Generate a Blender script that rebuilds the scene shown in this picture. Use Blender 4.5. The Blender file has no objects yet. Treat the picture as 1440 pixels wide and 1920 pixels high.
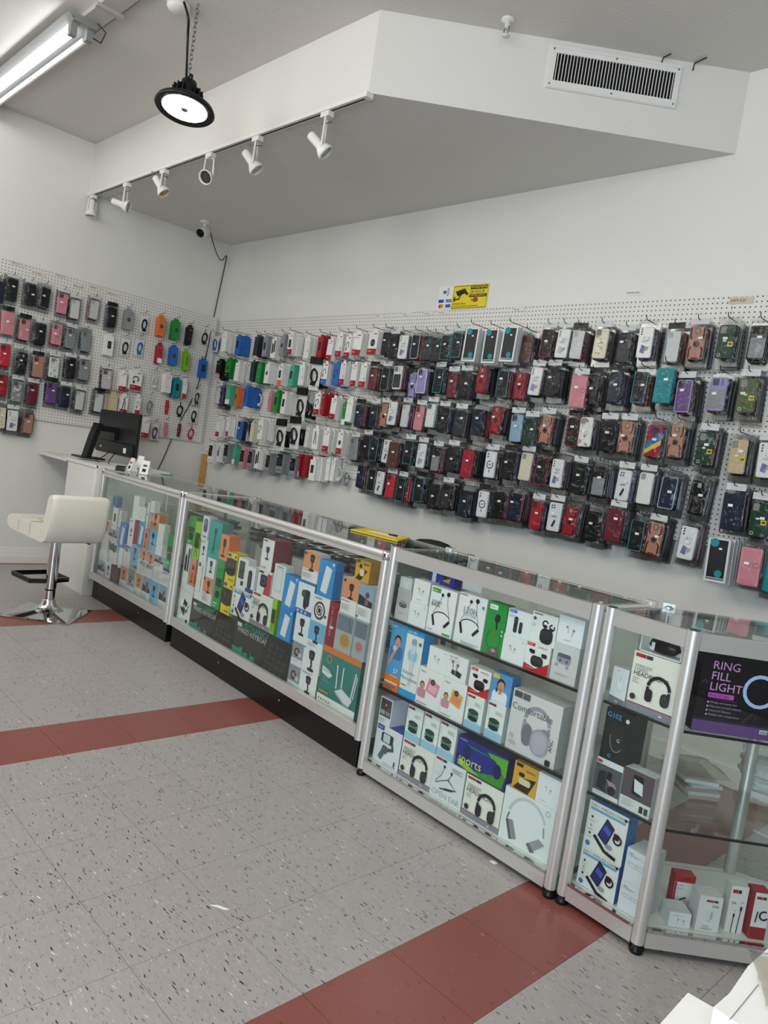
import bpy, math, random
from mathutils import Vector, Matrix
random.seed(7)
sc = bpy.context.scene
COL = sc.collection
PI = math.pi

# ------------------------------------------------------------------ camera
FPX, YAW, PITCH, ROLL = 1395.0, 0.791, -0.0705, 0.1521
EYE = Vector((6.5212, -3.8458, 1.3325))
fw = Vector((-math.sin(YAW)*math.cos(PITCH), math.cos(YAW)*math.cos(PITCH), math.sin(PITCH)))
r0 = Vector((math.cos(YAW), math.sin(YAW), 0)); u0 = r0.cross(fw)
RT = math.cos(ROLL)*r0 + math.sin(ROLL)*u0
UP = -math.sin(ROLL)*r0 + math.cos(ROLL)*u0
cd = bpy.data.cameras.new('camera'); cam = bpy.data.objects.new('camera', cd); COL.objects.link(cam)
cd.sensor_fit = 'HORIZONTAL'; cd.sensor_width = 36; cd.lens = FPX/1440*36; cd.clip_start = .02; cd.clip_end = 60
cam.matrix_world = Matrix(((RT.x, UP.x, -fw.x, EYE.x), (RT.y, UP.y, -fw.y, EYE.y), (RT.z, UP.z, -fw.z, EYE.z), (0, 0, 0, 1)))
sc.camera = cam

# ------------------------------------------------------------------ world, lights, exposure
w = bpy.data.worlds.new('daylight'); sc.world = w; w.use_nodes = True
bg = w.node_tree.nodes['Background']; bg.inputs[0].default_value = (.78, .88, 1, 1); bg.inputs[1].default_value = 0.7
def area(name, loc, rot, sx, sy, power, col):
    l = bpy.data.lights.new(name, 'AREA'); l.shape = 'RECTANGLE'; l.size = sx; l.size_y = sy; l.energy = power; l.color = col
    o = bpy.data.objects.new(name, l); COL.objects.link(o); o.location = loc; o.rotation_euler = rot; return o
# storefront daylight from the street side, and added point lights for assumed, unseen ceiling fixtures
area('storefront_daylight', (7.3, -6.35, 1.45), (PI/2, 0, 0), 3.0, 2.0, 150, (.74, .87, 1))
def bulb(loc, power, col, r=.55):
    l = bpy.data.lights.new('unseen_ceiling_light', 'POINT'); l.energy = power; l.color = col; l.shadow_soft_size = r
    o = bpy.data.objects.new('unseen_ceiling_light', l); COL.objects.link(o); o.location = loc
bulb((2.6, -4.0, 3.15), 78, (1, .955, .885)); bulb((4.6, -4.4, 3.2), 72, (1, .955, .885)); bulb((6.9, -3.3, 3.2), 55, (1, .965, .91)); bulb((.9, -4.6, 3.2), 45, (.95, .98, 1))
sc.view_settings.view_transform = 'Standard'; sc.view_settings.look = 'None'
sc.view_settings.gamma = 1; sc.view_settings.use_curve_mapping = False
sc.view_settings.exposure = 0.08
sc.cycles.transparent_max_bounces = 12
sc.cycles.adaptive_threshold = .06; sc.cycles.glossy_bounces = 3; sc.cycles.diffuse_bounces = 3
sc.cycles.max_bounces = 5

# ------------------------------------------------------------------ helpers
def hit(px, py, p0, n):
    d = fw + RT*((px-720)/FPX) - UP*((py-960)/FPX)
    return EYE + d*((Vector(p0)-EYE).dot(n)/d.dot(n))
def onY(px, py, y=0.0): return hit(px, py, (0, y, 0), Vector((0, 1, 0)))
def onX(px, py, x=0.0): return hit(px, py, (x, 0, 0), Vector((1, 0, 0)))
def onZ(px, py, z=0.0): return hit(px, py, (0, 0, z), Vector((0, 0, 1)))
def s2l(c): return c/12.92 if c <= .04045 else ((c+.055)/1.055)**2.4
def hexc(h): return tuple(s2l(int(h[i:i+2], 16)/255) for i in (0, 2, 4)) + (1,)
MATS = {}
def mat(h, rough=.5, metal=0.0, coat=0.0, var=.06, emit=0.0):
    """plain procedural material: base colour with a soft noise variation"""
    k = (h, rough, metal, coat, emit)
    if k in MATS: return MATS[k]
    m = bpy.data.materials.new('paint_'+h); m.use_nodes = True; nt = m.node_tree; b = nt.nodes['Principled BSDF']
    c = hexc(h)
    tc = nt.nodes.new('ShaderNodeTexCoord'); nz = nt.nodes.new('ShaderNodeTexNoise'); nz.inputs['Scale'].default_value = 9
    mx = nt.nodes.new('ShaderNodeMix'); mx.data_type = 'RGBA'
    mx.inputs[6].default_value = c; mx.inputs[7].default_value = tuple(x*(1-var) for x in c[:3]) + (1,)
    nt.links.new(tc.outputs['Object'], nz.inputs['Vector']); nt.links.new(nz.outputs[0], mx.inputs[0]); nt.links.new(mx.outputs[2], b.inputs['Base Color'])
    b.inputs['Roughness'].default_value = rough; b.inputs['Metallic'].default_value = metal; b.inputs['Coat Weight'].default_value = coat
    if metal < .1: b.inputs['Specular IOR Level'].default_value = .32
    if emit: b.inputs['Emission Color'].default_value = c; b.inputs['Emission Strength'].default_value = emit
    MATS[k] = m; return m
def nodes(name):
    m = bpy.data.materials.new(name); m.use_nodes = True; return m, m.node_tree, m.node_tree.nodes['Principled BSDF']
def N(nt, t, **kw):
    n = nt.nodes.new('ShaderNode'+t)
    for k, v in kw.items():
        if k in n.inputs: n.inputs[k].default_value = v
        else: setattr(n, k, v)
    return n
def math_(nt, op, a, b=None):
    n = nt.nodes.new('ShaderNodeMath'); n.operation = op
    for i, v in enumerate((a, b)):
        if v is None: continue
        if isinstance(v, (int, float)): n.inputs[i].default_value = v
        else: nt.links.new(v, n.inputs[i])
    return n.outputs[0]
def mixc(nt, f, a, b):
    n = nt.nodes.new('ShaderNodeMix'); n.data_type = 'RGBA'
    for i, v in ((0, f), (6, a), (7, b)):
        if isinstance(v, (int, float, tuple)): n.inputs[i].default_value = v
        else: nt.links.new(v, n.inputs[i])
    return n.outputs[2]
def clear_mat(name, tint, ior, rough, bump=0, base=0.0, bscale=30):
    m, nt, b = nodes(name); nt.nodes.remove(b); out = nt.nodes['Material Output']
    t = N(nt, 'BsdfTransparent'); t.inputs[0].default_value = hexc(tint); g = N(nt, 'BsdfGlossy'); g.inputs['Roughness'].default_value = rough
    fr = N(nt, 'LayerWeight'); fr.inputs[0].default_value = .5; mx = N(nt, 'MixShader'); f0 = ((ior-1)/(ior+1))**2
    f = math_(nt, 'ADD', math_(nt, 'MULTIPLY', math_(nt, 'POWER', fr.outputs['Facing'], 5.0), 1-f0), f0+base)
    nt.links.new(f, mx.inputs[0]); nt.links.new(t.outputs[0], mx.inputs[1]); nt.links.new(g.outputs[0], mx.inputs[2]); nt.links.new(mx.outputs[0], out.inputs[0])
    if bump:
        tc = N(nt, 'TexCoord'); nz = N(nt, 'TexNoise', Scale=bscale, Detail=1.0, Distortion=.8); bp = N(nt, 'Bump', Strength=bump, Distance=.02)
        oi = N(nt, 'ObjectInfo'); va = N(nt, 'VectorMath', operation='ADD')
        nt.links.new(tc.outputs['Object'], va.inputs[0]); nt.links.new(oi.outputs['Random'], va.inputs[1])
        nt.links.new(va.outputs[0], nz.inputs['Vector']); nt.links.new(nz.outputs[0], bp.inputs['Height']); nt.links.new(bp.outputs[0], g.inputs['Normal'])
    return m
GLASS = clear_mat('showcase_glass', 'fafdfc', 1.5, .0)
BAG = clear_mat('clear_poly_bag', 'f4f5f5', 1.3, .09, bump=1.0, base=.004, bscale=20)
CLEARCASE = clear_mat('clear_soft_plastic', 'c9cccb', 1.45, .25, base=.22, bump=.3)

def wall_mat(name, h, rough=.6, streak=0):
    m, nt, b = nodes(name); c = hexc(h)
    tc = N(nt, 'TexCoord'); n1 = N(nt, 'TexNoise', Scale=1.3, Detail=5.0); n2 = N(nt, 'TexNoise', Scale=60, Detail=2.0)
    for n in (n1, n2): nt.links.new(tc.outputs['Object'], n.inputs['Vector'])
    nt.links.new(mixc(nt, n1.outputs[0], c, tuple(x*.93 for x in c[:3])+(1,)), b.inputs['Base Color'])
    bp = N(nt, 'Bump', Strength=.12, Distance=.01); nt.links.new(n2.outputs[0], bp.inputs['Height']); nt.links.new(bp.outputs[0], b.inputs['Normal'])
    b.inputs['Roughness'].default_value = rough; return m
WALL = wall_mat('white_wall_paint', 'e4e3de', .45)
CEIL = wall_mat('ceiling_paint', 'd9d6d0', .75)
SOFF = wall_mat('soffit_paint', 'e3e1dc', .7)
def peg_mat():
    m, nt, b = nodes('perforated_hardboard'); tc = N(nt, 'TexCoord'); sx = N(nt, 'SeparateXYZ'); nt.links.new(tc.outputs['Object'], sx.inputs[0])
    q = []
    for o in ('X', 'Z'):
        a = math_(nt, 'FRACT', math_(nt, 'ADD', math_(nt, 'DIVIDE', sx.outputs[o], .0254), 500.0)); a = math_(nt, 'SUBTRACT', a, .5); q.append(math_(nt, 'MULTIPLY', a, a))
    r2 = math_(nt, 'ADD', q[0], q[1]); painted_hole = math_(nt, 'LESS_THAN', r2, .0225)  # holes are flat dots in the colour, dark for the shade inside
    nz = N(nt, 'TexNoise', Scale=2.0, Detail=3.0); nt.links.new(tc.outputs['Object'], nz.inputs['Vector'])
    base = mixc(nt, nz.outputs[0], hexc('e6e4df'), hexc('d8d5ce'))
    nt.links.new(mixc(nt, painted_hole, base, hexc('1b1917')), b.inputs['Base Color']); b.inputs['Roughness'].default_value = .4
    return m
PEG = peg_mat()
def floor_mat(name, base, base2, dark, light, amt):
    m, nt, b = nodes(name); tc = N(nt, 'TexCoord'); oi = N(nt, 'ObjectInfo')
    mp = N(nt, 'Mapping'); mp.inputs['Scale'].default_value = (36, 170, 1); mp.inputs['Rotation'].default_value = (0, 0, .5)
    ad = N(nt, 'VectorMath', operation='ADD'); sc_ = N(nt, 'VectorMath', operation='SCALE'); sc_.inputs['Scale'].default_value = 50
    cb = N(nt, 'CombineXYZ'); nt.links.new(oi.outputs['Random'], cb.inputs[0]); nt.links.new(oi.outputs['Random'], cb.inputs[1]); nt.links.new(cb.outputs[0], sc_.inputs[0])
    ds = N(nt, 'TexNoise', Scale=14.0, Detail=2.0); nt.links.new(tc.outputs['Object'], ds.inputs['Vector'])
    dv = N(nt, 'VectorMath', operation='SCALE'); dv.inputs['Scale'].default_value = .035; nt.links.new(ds.outputs[1], dv.inputs[0])
    a2 = N(nt, 'VectorMath', operation='ADD'); nt.links.new(tc.outputs['Object'], a2.inputs[0]); nt.links.new(dv.outputs[0], a2.inputs[1])
    nt.links.new(a2.outputs[0], mp.inputs['Vector']); nt.links.new(mp.outputs[0], ad.inputs[0]); nt.links.new(sc_.outputs[0], ad.inputs[1])
    vo = N(nt, 'TexVoronoi', Scale=1.0); nt.links.new(ad.outputs[0], vo.inputs['Vector'])
    sp = N(nt, 'SeparateColor'); nt.links.new(vo.outputs['Color'], sp.inputs[0])
    size = math_(nt, 'MULTIPLY', sp.outputs[2], .31)
    near = math_(nt, 'LESS_THAN', vo.outputs['Distance'], size)
    fd = math_(nt, 'MULTIPLY', near, math_(nt, 'GREATER_THAN', sp.outputs[0], 1-amt)); fl = math_(nt, 'MULTIPLY', near, math_(nt, 'LESS_THAN', sp.outputs[0], amt*.1))
    n1 = N(nt, 'TexNoise', Scale=5.0, Detail=4.0); nt.links.new(ad.outputs[0], n1.inputs['Vector']); n1.inputs['Scale'].default_value = .6
    n3 = N(nt, 'TexNoise', Scale=2.2, Detail=3.0); g3 = N(nt, 'NewGeometry'); nt.links.new(g3.outputs['Position'], n3.inputs['Vector'])
    c0 = mixc(nt, n1.outputs[0], hexc(base), hexc(base2))
    tone = math_(nt, 'MULTIPLY', math_(nt, 'SUBTRACT', oi.outputs['Random'], .3), .25)
    c0 = mixc(nt, tone, c0, hexc(base2)); c0 = mixc(nt, math_(nt, 'MULTIPLY', n3.outputs[0], .35), c0, hexc(base2))
    s2 = N(nt, 'VectorMath', operation='SCALE'); s2.inputs['Scale'].default_value = 1.9; nt.links.new(ad.outputs[0], s2.inputs[0])
    v2 = N(nt, 'TexVoronoi', Scale=1.0); nt.links.new(s2.outputs[0], v2.inputs['Vector']); p2 = N(nt, 'SeparateColor'); nt.links.new(v2.outputs['Color'], p2.inputs[0])
    nr2 = math_(nt, 'LESS_THAN', v2.outputs['Distance'], math_(nt, 'MULTIPLY', p2.outputs[2], .4))
    f2 = math_(nt, 'MULTIPLY', math_(nt, 'MULTIPLY', nr2, math_(nt, 'GREATER_THAN', p2.outputs[0], 1-amt)), .45); l2 = math_(nt, 'MULTIPLY', math_(nt, 'MULTIPLY', nr2, math_(nt, 'LESS_THAN', p2.outputs[0], amt*.3)), .5)
    c0 = mixc(nt, l2, mixc(nt, f2, c0, hexc(dark)), hexc(light))
    c1 = mixc(nt, fd, c0, hexc(dark)); c2 = mixc(nt, fl, c1, hexc(light))
    nt.links.new(c2, b.inputs['Base Color'])
    rr = math_(nt, 'ADD', math_(nt, 'MULTIPLY', n3.outputs[0], .25), .2); nt.links.new(rr, b.inputs['Roughness'])
    return m
TILE_G = floor_mat('speckled_grey_vinyl', 'aca6a2', '969190', '2a2726', 'dad6cf', .42)
TILE_R = floor_mat('brick_red_vinyl', '8d5048', '7c443e', '5a302d', 'b08a84', .07)
GROUT = mat('5e5a55', .8)
def alu_mat():
    m, nt, b = nodes('brushed_aluminium'); b.inputs['Base Color'].default_value = hexc('d6d5d1'); b.inputs['Metallic'].default_value = .6
    tc = N(nt, 'TexCoord'); nz = N(nt, 'TexNoise', Scale=8.0, Detail=3.0); nt.links.new(tc.outputs['Object'], nz.inputs['Vector'])
    nt.links.new(math_(nt, 'ADD', math_(nt, 'MULTIPLY', nz.outputs[0], .1), .3), b.inputs['Roughness']); return m
ALU = alu_mat()
CHROME = mat('dadada', .06, 1.0, var=.02); STEEL = mat('8a8986', .35, .9); BLACKPL = mat('141415', .38); BLACKLAM = mat('100f0f', .3)
WHITEPL = mat('e9e8e4', .4); WHITELAM = mat('e6e4de', .35); DARKMET = mat('252423', .45, .5); CARD = mat('f0efeb', .5)

def rr(cx, cz, w, h, r, n=3):
    p = []
    for qx, qz, a0 in ((1, 1, 0), (-1, 1, 90), (-1, -1, 180), (1, -1, 270)):
        for i in range(n+1):
            a = math.radians(a0+90*i/n); p.append((cx+qx*(w/2-r)+r*math.cos(a), cz+qz*(h/2-r)+r*math.sin(a)))
    return p
TEXT = {}
def tmesh(s):
    if s not in TEXT:
        c = bpy.data.curves.new('lettering', 'FONT'); c.body = s; c.size = 1; c.resolution_u = 2
        o = bpy.data.objects.new('lettering', c); me = bpy.data.meshes.new_from_object(o)
        v = [(p.co.x, p.co.y) for p in me.vertices]; f = [tuple(p.vertices) for p in me.polygons]
        x0 = min(p[0] for p in v); x1 = max(p[0] for p in v); TEXT[s] = ([(p[0]-x0, p[1]) for p in v], f, x1-x0)
        bpy.data.objects.remove(o); bpy.data.curves.remove(c); bpy.data.meshes.remove(me)
    return TEXT[s]
class MB:
    """collects faces with materials, builds one mesh object"""
    def __init__(s): s.v = []; s.f = []; s.mi = []; s.sm = []; s.mats = []
    def k(s, m):
        if m not in s.mats: s.mats.append(m)
        return s.mats.index(m)
    def add(s, vs, fs, m, smooth=False):
        b = len(s.v); s.v += [tuple(x) for x in vs]; i = s.k(m)
        for f in fs: s.f.append(tuple(b+j for j in f)); s.mi.append(i); s.sm.append(smooth)
        return s
    def box(s, x0, x1, y0, y1, z0, z1, m):
        return s.add([(x, y, z) for z in (z0, z1) for y in (y0, y1) for x in (x0, x1)],
                     [(0, 2, 3, 1), (4, 5, 7, 6), (0, 1, 5, 4), (2, 6, 7, 3), (0, 4, 6, 2), (1, 3, 7, 5)], m)
    def quadbox(s, pts, z0, z1, m):
        n = len(pts); return s.add([(p[0], p[1], z0) for p in pts]+[(p[0], p[1], z1) for p in pts],
            [tuple(range(n-1, -1, -1)), tuple(range(n, 2*n))]+[(i, (i+1) % n, n+(i+1) % n, n+i) for i in range(n)], m)
    def plate(s, o, yf, yb, m, bev=0.0, side=None):
        """outline in x,z extruded from yf (front, facing -y) to yb, optional rounded front edge"""
        n = len(o); cx = sum(p[0] for p in o)/n; cz = sum(p[1] for p in o)/n
        rings = [([(p[0], yb, p[1]) for p in o])]
        if bev:
            rings.append([(p[0], yf+bev, p[1]) for p in o])
            w = max(p[0] for p in o)-min(p[0] for p in o); h = max(p[1] for p in o)-min(p[1] for p in o)
            kx = 1-2*bev/w; kz = 1-2*bev/h
            rings.append([(cx+(p[0]-cx)*kx, yf, cz+(p[1]-cz)*kz) for p in o])
        else: rings.append([(p[0], yf, p[1]) for p in o])
        vs = [q for r in rings for q in r]; L = len(rings)
        fs = [(r*n+i, r*n+(i+1) % n, (r+1)*n+(i+1) % n, (r+1)*n+i) for r in range(L-1) for i in range(n)]
        s.add(vs, fs, side or m, False); s.add(rings[-1], [tuple(range(n))[::-1]], m); s.add(rings[0], [tuple(range(n))], side or m); return s
    def tube(s, pts, r, m, n=7, cap=True):
        pts = [Vector(p) for p in pts]; vs = []; fs = []; L = len(pts)
        ref = Vector((.31, .47, .83))
        for i, p in enumerate(pts):
            d = (pts[min(i+1, L-1)]-pts[max(i-1, 0)]).normalized(); a = d.cross(ref).normalized(); b = d.cross(a)
            rad = r[i] if isinstance(r, (list, tuple)) else r
            vs += [p+a*(rad*math.cos(2*PI*j/n))+b*(rad*math.sin(2*PI*j/n)) for j in range(n)]
        for i in range(L-1):
            fs += [(i*n+j, i*n+(j+1) % n, (i+1)*n+(j+1) % n, (i+1)*n+j) for j in range(n)]
        s.add(vs, fs, m, True)
        if cap: s.add(vs[:n], [tuple(range(n))[::-1]], m); s.add(vs[-n:], [tuple(range(n))], m)
        return s
    def lathe(s, prof, m, n=20, M=None):
        vs = []; L = len(prof)
        for r, z in prof:
            for j in range(n):
                p = Vector((r*math.cos(2*PI*j/n), r*math.sin(2*PI*j/n), z)); vs.append(M @ p if M else p)
        s.add(vs, [(i*n+j, i*n+(j+1) % n, (i+1)*n+(j+1) % n, (i+1)*n+j) for i in range(L-1) for j in range(n)], m, True); return s
    def art(s, items, w, h, y0=-.0006, ox=0.0, oz=0.0):
        """flat print on a front face: fractions of the w x h panel whose lower left corner is (ox, oz)"""
        X = lambda x: ox+x*w
        Z = lambda z: oz+z*h
        for k, it in enumerate(items):
            y = y0-.00025*k; t = it[0]; m = mat(it[5] if t == 't' else it[-1], .45)
            if t == 'r':
                x0, z0, x1, z1 = it[1:5]; s.add([(X(x0), y, Z(z0)), (X(x1), y, Z(z0)), (X(x1), y, Z(z1)), (X(x0), y, Z(z1))], [(0, 1, 2, 3)], m)
            elif t == 'q':
                cx, cz, a, b, r = it[1:6]; o = rr(X(cx), Z(cz), a*w, b*w, r*w, 3); s.add([(p[0], y, p[1]) for p in o], [tuple(range(len(o)))], m)
            elif t == 'c':
                cx, cz, r = it[1:4]; rx = r*w; n = 16; kz = it[4] if len(it) > 5 else 1
                s.add([(X(cx)+rx*math.cos(2*PI*i/n), y, Z(cz)+rx*kz*math.sin(2*PI*i/n)) for i in range(n)], [tuple(range(n))], m)
            elif t == 'o':
                cx, cz, r, th, a0, a1 = it[1:7]; n = 18; vs = []
                for i in range(n+1):
                    a = math.radians(a0+(a1-a0)*i/n)
                    for q in (r+th/2, r-th/2): vs.append((X(cx)+q*w*math.cos(a), y, Z(cz)+q*w*math.sin(a)))
                s.add(vs, [(2*i, 2*i+2, 2*i+3, 2*i+1) for i in range(n)], m)
            elif t == 'p': s.add([(X(a), y, Z(b)) for a, b in it[1]], [tuple(range(len(it[1])))], m)
            elif t == 'l':
                pts = [Vector((X(a), Z(b))) for a, b in it[1]]; th = it[2]*w/2; vs = []
                for i, p in enumerate(pts):
                    d = (pts[min(i+1, len(pts)-1)]-pts[max(i-1, 0)]).normalized(); nn = Vector((-d.y, d.x))*th
                    vs += [(p.x+nn.x, y, p.y+nn.y), (p.x-nn.x, y, p.y-nn.y)]
                s.add(vs, [(2*i, 2*i+1, 2*i+3, 2*i+2) for i in range(len(pts)-1)], m)
            elif t == 't':
                x, z, sz, txt = it[1:5]; rot = it[6] if len(it) > 6 else 0; v, f, tw = tmesh(txt); ca, sa = math.cos(math.radians(rot)), math.sin(math.radians(rot))
                s.add([(X(x)+(a*ca-b*sa)*sz*w, y, Z(z)+(a*sa+b*ca)*sz*w) for a, b in v], f, m)
        return s
    def mesh(s, name):
        me = bpy.data.meshes.new(name); me.from_pydata(s.v, [], s.f)
        for m in s.mats: me.materials.append(m)
        me.polygons.foreach_set('material_index', s.mi); me.polygons.foreach_set('use_smooth', s.sm); me.update(); return me
    def build(s, name, parent=None, M=None):
        return link(name, s.mesh(name), parent, M)
def link(name, me, parent=None, M=None):
    o = bpy.data.objects.new(name, me); COL.objects.link(o)
    if parent is not None: o.parent = parent
    if M is not None: o.matrix_local = M
    return o
def tag(o, label=None, cat=None, group=None, kind=None):
    for k, v in (('label', label), ('category', cat), ('group', group), ('kind', kind)):
        if v: o[k] = v
    return o
def empty(name, M, label=None, cat=None, group=None, kind=None):
    o = bpy.data.objects.new(name, None); COL.objects.link(o); o.empty_display_size = .05; o.matrix_world = M
    return tag(o, label, cat, group, kind)
def frame(x, y, z, ang=0.0): return Matrix.Translation((x, y, z)) @ Matrix.Rotation(ang, 4, 'Z')
def arc(cx, cz, r, a0, a1, n=10, kz=1.0):
    return [(cx+r*math.cos(math.radians(a0+(a1-a0)*i/n)), cz+r*kz*math.sin(math.radians(a0+(a1-a0)*i/n))) for i in range(n+1)]

# ------------------------------------------------------------------ room shell
ZC, ZS, YS, XK, XE = 3.551, 3.145, -1.389, 3.469, 4.77
XR, YF = 9.0, -6.5
def struct(o, label=None): return tag(o, label, None, None, 'structure')
struct(MB().box(-.15, XR, 0, .15, 0, ZC, WALL).build('wall_back'))
struct(MB().box(-.15, 0, YF, 0, 0, ZC, WALL).build('wall_left'))
struct(MB().box(-.15, XR, YF-.15, YF, 0, ZC, mat('5e5b57', .7)).build('wall_front'))  # unseen wall, grey kept dark to cut haze in glass and bag reflections
struct(MB().box(XR, XR+.15, YF-.15, .15, 0, ZC, mat('6b6863', .7)).build('wall_right'))  # unseen wall, added dark so the angled pane reflects no bright sky
struct(MB().box(-.15, XR+.15, YF-.15, .15, ZC, ZC+.12, CEIL).build('ceiling'))
mb = MB(); mb.quadbox([(0, 0), (0, YS), (XK, YS), (XE, 0)], ZS, ZC, SOFF); struct(mb.build('ceiling_soffit'))
fl = struct(MB().box(-.15, XR+.15, YF-.15, .15, -.12, -.003, GROUT).build('floor'))
# vinyl tiles: those the camera side of the shop shows are laid one by one
T = .3052; TX0 = 3.436; TY0 = -2.632
def tilemesh(m):
    g = T/2-.0006; mb = MB(); mb.box(-g, g, -g, g, -.003, 0, m); return mb.mesh('tile')
tg, tr = tilemesh(TILE_G), tilemesh(TILE_R)
def px_of(p):
    d = Vector(p)-EYE; z = d.dot(fw)
    return (720+FPX*d.dot(RT)/z, 960-FPX*d.dot(UP)/z) if z > .15 else None
rest = {TILE_G: MB(), TILE_R: MB()}
for i in range(-12, 19):
    for j in range(-13, 10):
        x = TX0+(i+.5)*T; y = TY0+(j+.5)*T
        if x < -.1 or y > .1 or x > XR or y < YF: continue
        q = px_of((x, y, 0)); seen = q and -120 < q[0] < 1560 and 900 < q[1] < 2120 and x > 0.2
        red = i % 6 == 0
        if seen and y < -.95: link('tile', tr if red else tg, fl, frame(x, y, 0))
        else:
            g = T/2-.0006; rest[TILE_R if red else TILE_G].box(x-g, x+g, y-g, y+g, -.003, 0, TILE_R if red else TILE_G)
for m in rest: tag(rest[m].build('tile_field', fl), kind='stuff')
# baseboard along the left wall
mb = MB(); mb.box(0, .014, YF, -.02, 0, .10, WHITEPL); mb.box(0, .02, YF, -.02, 0, .06, WHITEPL); mb.box(0, .010, YF, -.02, .10, .125, WHITEPL)
struct(mb.build('baseboard_left'))
mb = MB(); mb.box(.02, XR, -.014, 0, 0, .10, WHITEPL); struct(mb.build('baseboard_back'))
# ------------------------------------------------------------------ ceiling fixtures
ang2 = math.atan2(-YS, XE-XK)
def vent():
    s0, s1, z0, z1 = .879, 1.551, 3.31, 3.52; L = s1-s0; h = z1-z0
    R = empty('air_vent', frame(XK+s0*math.cos(ang2), YS+s0*math.sin(ang2), z0, ang2), 'white return air grille with dark slots on the angled soffit', 'air vent')
    mb = MB(); a, b, c, d = .032, .028, .04, .036
    for q in ((0, L, 0, c), (0, L, h-d, h), (0, a, c, h-d), (L-b, L, c, h-d)): mb.box(q[0], q[1], -.012, 0, q[2], q[3], WHITEPL)
    mb.box(.004, L-.004, -.016, -.012, .004, .014, WHITEPL); mb.box(.004, L-.004, -.016, -.012, h-.014, h-.004, WHITEPL)
    mb.build('frame', R)
    MB().box(a, L-b, -.004, -.001, c, h-d, mat('0c0b0b', .9)).build('duct_shade_panel', R)  # flat black panel painted for the shade inside the duct
    n = 37; me = MB().box(-.0017, .0017, -.013, -.006, c, h-d, WHITEPL).mesh('slat')
    for i in range(n): link('slat', me, R, frame(a+(L-a-b)*(i+.5)/n, 0, 0, 0))
    sm = MB().lathe([(0, .003), (.004, .003), (.005, 0)], STEEL, 8, Matrix.Rotation(PI/2, 4, 'X')).mesh('screw')
    for x, z in ((.016, .02), (L-.016, .02), (.016, h-.02), (L-.016, h-.02), (L/2, h-.02), (L/2, .02)): link('screw', sm, R, frame(x, -.013, z))
vent()
def wires():
    for pts in ([(1240, 118), (1244, 108), (1258, 101)], [(1299, 132), (1302, 119), (1325, 108)]):
        p = [hit(x, y, (XK, YS-.01, 0), Vector((math.sin(ang2), -math.cos(ang2), 0))) for x, y in pts[:1]]+[onZ(x, y, ZC-.008) for x, y in pts[1:]]
        mb = MB().tube(p, .0035, mat('2a2725', .6), 5); yield mb
for mb, lb in zip(wires(), ('short dark wire poking out above the air grille', 'thin dark crack wire right of the air grille')):
    tag(mb.build('loose_wire'), lb, 'wire')
# sprinkler
p = onZ(953, 36, ZC); mb = MB(); F = frame(p.x, p.y, ZC)
R = empty('sprinkler_head', F, 'small white fire sprinkler head on the ceiling above the soffit corner', 'sprinkler')
MB().lathe([(0, -.001), (.035, -.001), (.03, -.012), (.012, -.014), (.012, -.04), (0, -.04)], WHITEPL, 14).build('escutcheon', R)
mb = MB(); mb.tube([(-.012, 0, -.035), (-.016, 0, -.055), (-.004, 0, -.075)], .003, STEEL, 5); mb.tube([(.012, 0, -.035), (.016, 0, -.055), (.004, 0, -.075)], .003, STEEL, 5); mb.build('yoke', R)
MB().lathe([(0, -.074), (.02, -.076), (.022, -.08), (0, -.08)], WHITEPL, 12).build('deflector', R)
# track with six spotlights
TRK = empty('light_track', frame(0, YS+.006, ZS), 'long white track rail along the lower soffit edge', 'light track')
mb = MB(); mb.box(.02, XK-.01, -.022, .016, -.022, -.001, WHITEPL); mb.build('rail', TRK)
MB().box(.02, XK-.02, -.006, .004, -.0235, -.022, mat('302e2c', .6)).build('slot', TRK)
MB().box(XK-.02, XK+.012, -.026, .02, -.026, 0, WHITEPL).build('end_cap', TRK); MB().box(.006, .03, -.024, .018, -.026, 0, WHITEPL).build('end_cap', TRK)
heads = [((178, 367), Vector((.05, 0, -1)), 'white track spotlight nearest the left wall pointing straight down', .12),
         ((243, 345), RT*.9-UP*.35, 'white track spotlight turned sideways, second from the left wall', .15),
         ((312, 320), RT*.45-UP*.8, 'white track spotlight with shiny gold bulb, third from the left wall', .12),
         ((396, 288), -fw*.75-RT*.3-UP*.5, 'white track spotlight facing the viewer with dark bulb face', .13),
         ((483, 256), RT*.5-UP*.75, 'white track spotlight, second from the soffit corner', .15),
         ((616, 211), RT*.6-UP*.7, 'white track spotlight closest to the soffit corner', .17)]
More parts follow.
